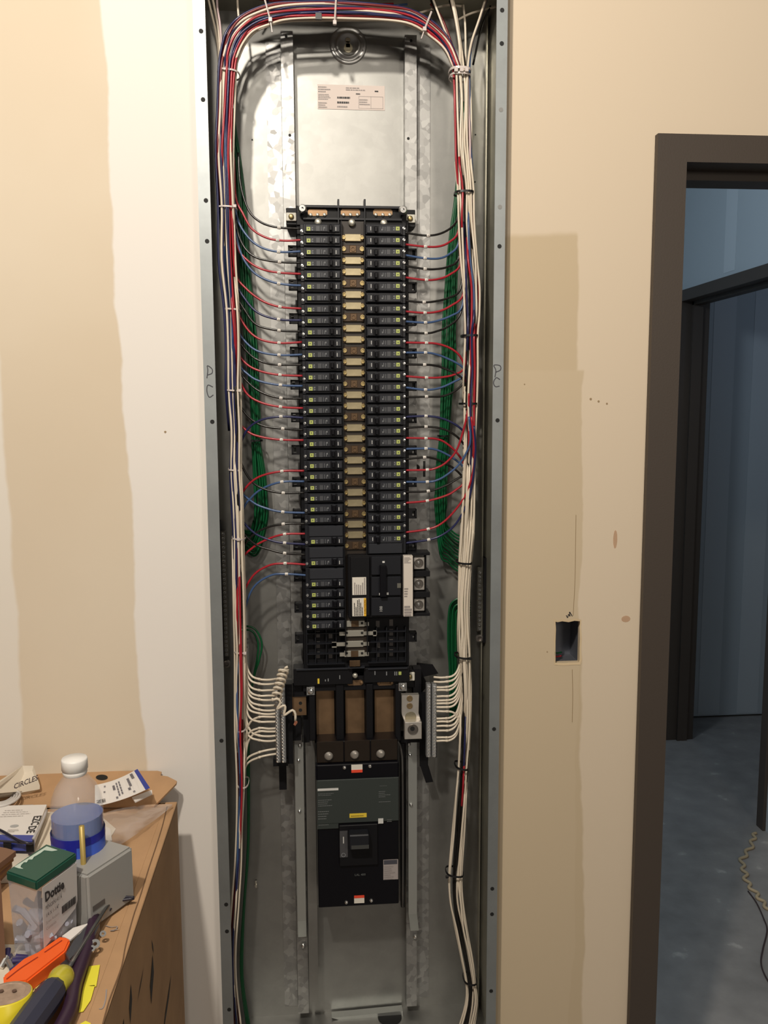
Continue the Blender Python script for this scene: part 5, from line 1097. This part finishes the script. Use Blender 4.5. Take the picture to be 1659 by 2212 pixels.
# green-lidded clear box
zl = ZT+.112
L4 = [atz(100, 1822, zl), atz(166, 1842, zl), atz(78, 1905, zl), atz(12, 1882, zl)]
g = thing('clear_parts_box', sum(L4, Vector())/4-Vector((0, 0, .112)), 'clear plastic parts box with dark green lid and white label, front left', 'box')
cen = sum(L4, Vector())/4
LIDM = mat('lid_green', (.014, .075, .050), .38)
bm = NB(); prism(bm, [p for p in L4], (0, 0, -.012)); bmesh.ops.bevel(bm, geom=bm.edges[:], offset=.0018, segments=2, affect='EDGES'); fin('lid', bm, LIDM, g)
I4 = [cen+(p-cen)*.94-Vector((0, 0, .012)) for p in L4]
CLR = mat('cloudy_clear', (.62, .61, .64), .18, alpha=.42)
bm = NB(); h_ = -(.099); tp_ = [bm.verts.new(p) for p in I4]; bt_ = [bm.verts.new(cen+(p-cen)*.93+Vector((0, 0, h_))) for p in I4]
for i in range(4): bm.faces.new((tp_[i], tp_[(i+1) % 4], bt_[(i+1) % 4], bt_[i]))
bm.faces.new(bt_); fin('box_body', bm, CLR, g)
# glare along the lid edge, painted on as a pale zigzag
bm = NB(); e_ = [(101, 1828), (124, 1836), (112, 1838), (96, 1836), (88, 1842), (80, 1847), (74, 1850), (70, 1856), (62, 1856), (58, 1862), (52, 1862), (46, 1868), (44, 1873), (50, 1876), (40, 1875), (31, 1872)]
prism(bm, [atz(x, y, zl+.0008) for x, y in e_], (0, 0, -.0006)); fin('painted_lid_glare', bm, mat('pale_mint', (.50, .60, .52), .5), g)
# label on the right face (between corners 78,1905 and 166,1842)
fa, fb = I4[2], I4[1]; fx = (fb-fa); Wf = fx.length; fx.normalize(); fn = Vector((fx.y, -fx.x, 0)).normalized(); dn = Vector((0, 0, -1))
if fn.dot(CAM-fa) < 0: fn = -fn
def onf(u, v, o=.0012): return fa+fx*Wf*u+dn*.099*v+fn*(o+.001)+(-fn)*.0035*v
bm = NB(); P_ = [onf(.09, .0), onf(.99, .0), onf(.99, .52), onf(.93, .60), onf(.09, .80)]; prism(bm, P_, fn*.0005); lab_ = fin('label', bm, mat('label_grey_white', (.60, .58, .57), .5), g)
text('label_title', 'Dottie', onf(.13, .20, .0022), fx, (0, 0, 1), .0165, INK, g, width=Wf*.50, bold=.04, lift=.0006)
text('label_code', 'PENGRN14114', onf(.14, .31, .0022), fx, (0, 0, 1), .0070, INK, g, width=Wf*.42, lift=.0006); text('label_size', '1/4 X 1-1/4"', onf(.14, .41, .0022), fx, (0, 0, 1), .0070, INK, g, width=Wf*.34, lift=.0006)
text('label_note', 'Screw Anchors', onf(.14, .50, .0022), fx, (0, 0, 1), .0058, SOFTINK, g, width=Wf*.34, lift=.0006); text('label_note', 'Contents', onf(.14, .58, .0022), fx, (0, 0, 1), .0056, SOFTINK, g, width=Wf*.26, lift=.0006)
bm = NB(); rnd = random.Random(4); u = .56
while u < .93:
    du = rnd.uniform(.006, .018); prism(bm, [onf(u, .53-(u-.56)*.0, .0022), onf(u+du, .53, .0022), onf(u+du, .43, .0022), onf(u, .43, .0022)], fn*.0002); u += du+rnd.uniform(.005, .014)
tag(fin('barcode', bm, INK, g), kind='stuff')
# contents
rnd = random.Random(8); ANCH = mat('anchor_grey', (.34, .35, .42), .5); src = None
lo = [p-Vector((0, 0, .08)) for p in I4]
for k in range(60):
    u, v = rnd.uniform(.1, .9), rnd.uniform(.1, .9); p = (lo[0]*(1-u)+lo[1]*u)*(1-v)+(lo[3]*(1-u)+lo[2]*u)*v; p = cen+(p-cen)*.9; p.z = ZT+.010+rnd.random()*.05
    if src is None: bm = NB(); cyl(bm, (0, 0, 0), (0, 0, 1), .0045, .026, 8, .0028); src = bm
    if k == 0: bmc = NB()
    m4 = Matrix.Translation(p) @ Matrix.Rotation(rnd.uniform(0, PI), 4, 'X') @ Matrix.Rotation(rnd.uniform(0, PI), 4, 'Y')
    bmesh.ops.create_cone(bmc, cap_ends=True, segments=7, radius1=.0045, radius2=.0028, depth=.026, matrix=m4)
src.free(); tag(fin('wall_anchors', bmc, ANCH), 'loose grey plastic wall anchors heaped inside the clear green-lidded box', 'anchors', kind='stuff')
bm = NB(); c = atz(112, 2020, ZT+.016); lathe(bm, c, (.3, -.75, .6), [(.004, 0), (.0125, 0), (.013, .004), (.0125, .006), (.004, .006), (.004, 0)], 24); tag(fin('tape_roll', bm, mat('red_plastic', (.50, .06, .05), .4), smooth=True), 'small red roll in front of the clear parts box', 'roll')

# grey device box
g = thing('grey_cover_box', atz(240, 1960, ZT), 'smooth grey plastic box beside the clear green-lidded box', 'box')
zg = ZT+.078; GB = mat('grey_box', (.32, .315, .30), .5)
T4 = [atz(188, 1893, zg), atz(288, 1828, zg)]; ex = (T4[1]-T4[0]); ey = Vector((-ex.y, ex.x, 0)).normalized()*.052
bm = NB(); prism(bm, [T4[0], T4[1], T4[1]+ey, T4[0]+ey], (0, 0, -.0765)); bmesh.ops.bevel(bm, geom=bm.edges[:], offset=.0035, segments=3, affect='EDGES'); fin('shell', bm, GB, g)
bm = NB(); fnn = -ey.normalized(); A_ = T4[0]+ex*.08+Vector((0, 0, -.052)); A2 = T4[0]+ex*.33+Vector((0, 0, -.052)); prism(bm, [A_, A2, A2+Vector((0, 0, .007)), A_+Vector((0, 0, .007))], fnn*.0006); fin('slot', bm, mat('slot_grey', (.10, .09, .085), .6), g)
# silver crumpled bag strip
g = thing('foil_bag', atz(178, 1990, ZT), 'crumpled shiny plastic bag squeezed between clear box and grey box', 'bag')
rnd = random.Random(2); bm = NB(); grid = []
for i in range(9):
    row = []
    for j in range(22):
        x = 160+32*i/8; y = 1880+112*j/21; p = atz(x, 1985, ZT+.002); pz = at(x, y, p.y); row.append(bm.verts.new((pz.x, p.y+rnd.uniform(-.004, .004)-.003*math.sin(i), max(pz.z, ZT+.002)))) 
    grid.append(row)
for i in range(8):
    for j in range(21): bm.faces.new((grid[i][j], grid[i+1][j], grid[i+1][j+1], grid[i][j+1]))
fin('film', bm, mat('foil', (.62, .60, .55), .18, .35, coat=.5), g)
# clear bag lying right
g = thing('plastic_bag', atz(290, 1790, ZT), 'clear plastic bag lying open between bottle and box corner', 'bag')
bm = NB(); grid = []; rnd = random.Random(6)
FILM = bpy.data.materials.new('clear_film'); FILM.use_nodes = True; b_ = FILM.node_tree.nodes['Principled BSDF']; b_.inputs['Base Color'].default_value = (.75, .74, .74, 1); b_.inputs['Roughness'].default_value = .12; b_.inputs['Alpha'].default_value = .30; b_.inputs['Coat Weight'].default_value = 1.0
c4 = ((205, 1775), (262, 1735), (372, 1738), (330, 1790), (255, 1842), (205, 1850))
for i in range(19):
    row = []; u = i/18
    for j in range(13):
        v = j/12; t0 = ((205, 1765), (262, 1736), (372, 1737)); b0 = ((205, 1850), (262, 1835), (372, 1741))
        def q3(c, u): 
            return [(1-u)**2*c[0][k]+2*u*(1-u)*c[1][k]+u*u*c[2][k] for k in (0, 1)]
        a_, e_ = q3(t0, u), q3(b0, u); x, y = a_[0]*(1-v)+e_[0]*v, a_[1]*(1-v)+e_[1]*v
        row.append(bm.verts.new(atz(x, y, ZT+.006+.014*math.sin(PI*v)*math.sin(PI*u)+rnd.uniform(0, .004))))
    grid.append(row)
for i in range(18):
    for j in range(12): bm.faces.new((grid[i][j], grid[i+1][j], grid[i+1][j+1], grid[i][j+1]))
fin('film', bm, FILM, g, True)
prism_thing('paper_card', 'white card under the clear bag beside the bottle', 'card', [(200, 1772), (238, 1790), (242, 1815), (200, 1835)], ZT+.0025, .001, WPAP)

# orange utility knife
ORG = mat('orange_plastic', (.90, .13, .02), .4)
g = thing('utility_knife', atz(80, 2065, ZT), 'bright orange plastic handle tool lying in front of the clear parts box', 'tool')
z = ZT+.022; P_ = [atz(x, y, z) for x, y in ((7, 2106), (50, 2070), (80, 2056), (128, 2022), (146, 2024), (152, 2030), (142, 2052), (58, 2118), (38, 2122), (8, 2124))]; bm = NB(); prism(bm, P_, (0, 0, -.018)); bmesh.ops.bevel(bm, geom=bm.edges[:], offset=.002, segments=2, affect='EDGES'); fin('handle', bm, ORG, g)
bm = NB(); stroke(bm, [atz(14, 2116, z), atz(45, 2092, z), atz(82, 2068, z)], .0016, (0, 0, 1), .0006); stroke(bm, [atz(96, 2058, z), atz(115, 2045, z), atz(134, 2032, z)], .0016, (0, 0, 1), .0006); fin('groove', bm, mat('orange_dark', (.35, .03, .01), .5), g)
prism_thing('paper_tip', 'pointed white paper piece beyond the end of the orange handle', 'paper', [(134, 2022), (158, 2004), (192, 1994), (168, 2016), (152, 2030)], ZT+.016, .002, WPAP)
# dark knife / pliers
g = thing('folding_tool', atz(170, 2050, ZT), 'dark grey folding metal tool lying between orange handle and screwdriver shaft', 'tool')
P_ = [atz(x, y, ZT+.018) for x, y in ((141, 2058), (160, 2028), (190, 1995), (216, 1992), (205, 2018), (178, 2050), (160, 2078), (150, 2074))]; bm = NB(); prism(bm, P_, (0, 0, -.012)); bmesh.ops.bevel(bm, geom=bm.edges[:], offset=.0012, segments=1, affect='EDGES'); fin('grip', bm, mat('slate_grey', (.085, .088, .10), .35, .3), g)
P_ = [atz(x, y, ZT+.010) for x, y in ((130, 2066), (152, 2078), (140, 2098), (112, 2104))]; bm = NB(); prism(bm, P_, (0, 0, -.008)); fin('jaw', bm, mat('slate_dark', (.05, .055, .06), .4, .3), g)
bm = NB(); stroke(bm, [atz(178, 2045, ZT+.018), atz(196, 2000, ZT+.018)], .0014, (0, 0, 1), .0006); stroke(bm, [atz(152, 2074, ZT+.018), atz(162, 2064, ZT+.018)], .003, (0, 0, 1), .0006); fin('groove', bm, HOLE, g)
# screwdriver
g = thing('screwdriver', atz(130, 2130, ZT), 'screwdriver with navy handle, translucent yellow collar and long steel shaft', 'screwdriver')
tipP, nk, bk = atz(254, 1922, ZT+.018), atz(144, 2098, ZT+.020), atz(44, 2236, ZT+.030)
bm = NB(); tube(bm, [nk, tipP*.5+nk*.5, tipP], .0028, 10, 3); fin('shaft', bm, mat('steel_shaft', (.30, .30, .30), .25, .9), g, True)
ax = (bk-nk).normalized(); q1 = nk+ax*.004
bm = NB(); lathe(bm, q1, ax, [(.0005, -.006), (.0085, -.004), (.0140, .006), (.0150, .014), (.0130, .024), (.0110, .030), (.0003, .030)], 20); fin('collar', bm, mat('yellow_translucent', (.48, .42, .04), .15, coat=.6), g, True)
bm = NB(); lathe(bm, q1+ax*.026, ax, [(.0003, -.001), (.0115, .0), (.0155, .010), (.0165, .030), (.0160, .07), (.0155, .11), (.012, .12), (.0003, .122)], 10); fin('handle', bm, mat('navy_handle', (.035, .038, .065), .45), g)
# purple-black cable along the rim
bm = NB(); tube(bm, [atz(x, y, ZT+.012) for x, y in ((205, 1985), (190, 2040), (175, 2085), (160, 2130), (150, 2180), (120, 2240))], .0085, 8, 5); tag(fin('rubber_strap', bm, mat('plum_rubber', (.035, .015, .035), .4), smooth=True), 'thick plum coloured rubber strap beside the screwdriver', 'strap')
bm = NB(); tube(bm, [atz(x, y, ZT+.014) for x, y in ((222, 1958), (240, 1944), (262, 1938), (290, 1938))], .0016, 6, 5); tube(bm, [atz(x, y, ZT+.012) for x, y in ((236, 1966), (252, 1948), (290, 1940))], .0022, 6, 5); tag(fin('black_pick', bm, mat('pick_black', (.02, .018, .03), .4), smooth=True), 'thin black wire tool lying in front of the grey box', 'tool')
for (x, y, r) in ((222, 2020, .004), (205, 2042, .006), (198, 2052, .004)):
    bm = NB(); c = atz(x, y, ZT+.012); lathe(bm, c, (.2, -.5, .8), [(r*.4, 0), (r, 0), (r, .004), (r*.4, .004), (r*.4, 0)], 14); tag(fin('steel_washer', bm, ZINC, smooth=False), {222: 'small steel washer nearest the grey box, right of the rubber strap', 205: 'largest steel washer beside the rubber strap', 198: 'small steel washer lowest beside the rubber strap'}[x], 'washer', 'washers by the rubber strap')
# yellow tape roll, front left
g = thing('tape_roll', atz(25, 2170, ZT), 'yellow electrical tape roll with beige core standing at the lower left corner', 'tape')
c = atz(14, 2146, ZT+.040); axz = Vector((.0, .14, .99)); r0 = .0265
bm = NB(); lathe(bm, c-axz*.039, axz, [(r0, 0), (r0, .038), (r0-.001, .039), (.012, .039)], 40); fin('tape', bm, mat('yellow_tape', (.72, .60, .03), .35), g, True)
bm = NB(); lathe(bm, c, axz, [(r0-.0015, .0002), (.020, .0012), (.019, .0005), (.012, .0005), (.0003, .0005)], 36); fin('core_face', bm, mat('beige_core', (.42, .30, .22), .6, noise=.3, nscale=120), g)
bm = NB(); cyl(bm, c+Vector((-.006, .002, .002)), axz, .0025, .001, 8); cyl(bm, c+Vector((.008, .001, .002)), axz, .0025, .001, 8); fin('core_hole', bm, mat('brown_hole', (.12, .07, .05), .7), g)
# yellow instruction paper
g = prism_thing('instruction_leaflet', 'yellow and white printed leaflet under the screwdriver collar', 'paper', [(58, 2128), (80, 2112), (122, 2094), (100, 2128), (68, 2156)], ZT+.004, .001, mat('yellow_paper', (.74, .60, .16), .6))
for k, s_ in enumerate(('nstors', 'to Ci', 'drea')):
    text('leaflet_text', s_, atz(66+k*-1, 2119+k*12-2, ZT+.0055), (1, .18, 0), (-.1, 1, 0), .006, INK, g, width=.022-.003*k)
# yellow stickers on the rim
for k, P_ in enumerate(([(192, 2087), (216, 2084), (208, 2130), (180, 2130)], [(180, 2130), (205, 2128), (196, 2160), (180, 2184), (170, 2186)], [(172, 2212), (185, 2205), (196, 2210), (196, 2225), (172, 2225)])):
    prism_thing('yellow_sticker', ('upper', 'middle', 'lowest')[k]+' of the yellow stickers along the box rim beside the screwdriver', 'sticker', P_, ZT+.0012, .0008, mat('bright_yellow', (.80, .72, .05), .5))
# small metal fittings
rnd = random.Random(12)
for k, (x, y) in enumerate(((16, 2062), (28, 2068), (40, 2075), (22, 2085), (35, 2090), (8, 2078), (46, 2068))):
    bm = NB(); c = atz(x, y, ZT+.008); cyl(bm, c, (rnd.uniform(-1, 1), rnd.uniform(-1, 1), .2), .0035, .014, 10); tag(fin('wire_connector', bm, ZINC if k % 2 else mat('navy_bit', (.04, .03, .12), .4)), ('%s small loose fitting from the left, in front of the clear parts box' % nth(sorted((16, 28, 40, 22, 35, 8, 46)).index(x)+1)), 'fitting', 'loose fittings on the box')
print('objects', len(bpy.data.objects), 'tris~', sum(len(o.data.polygons) for o in bpy.data.objects if o.type == 'MESH'))
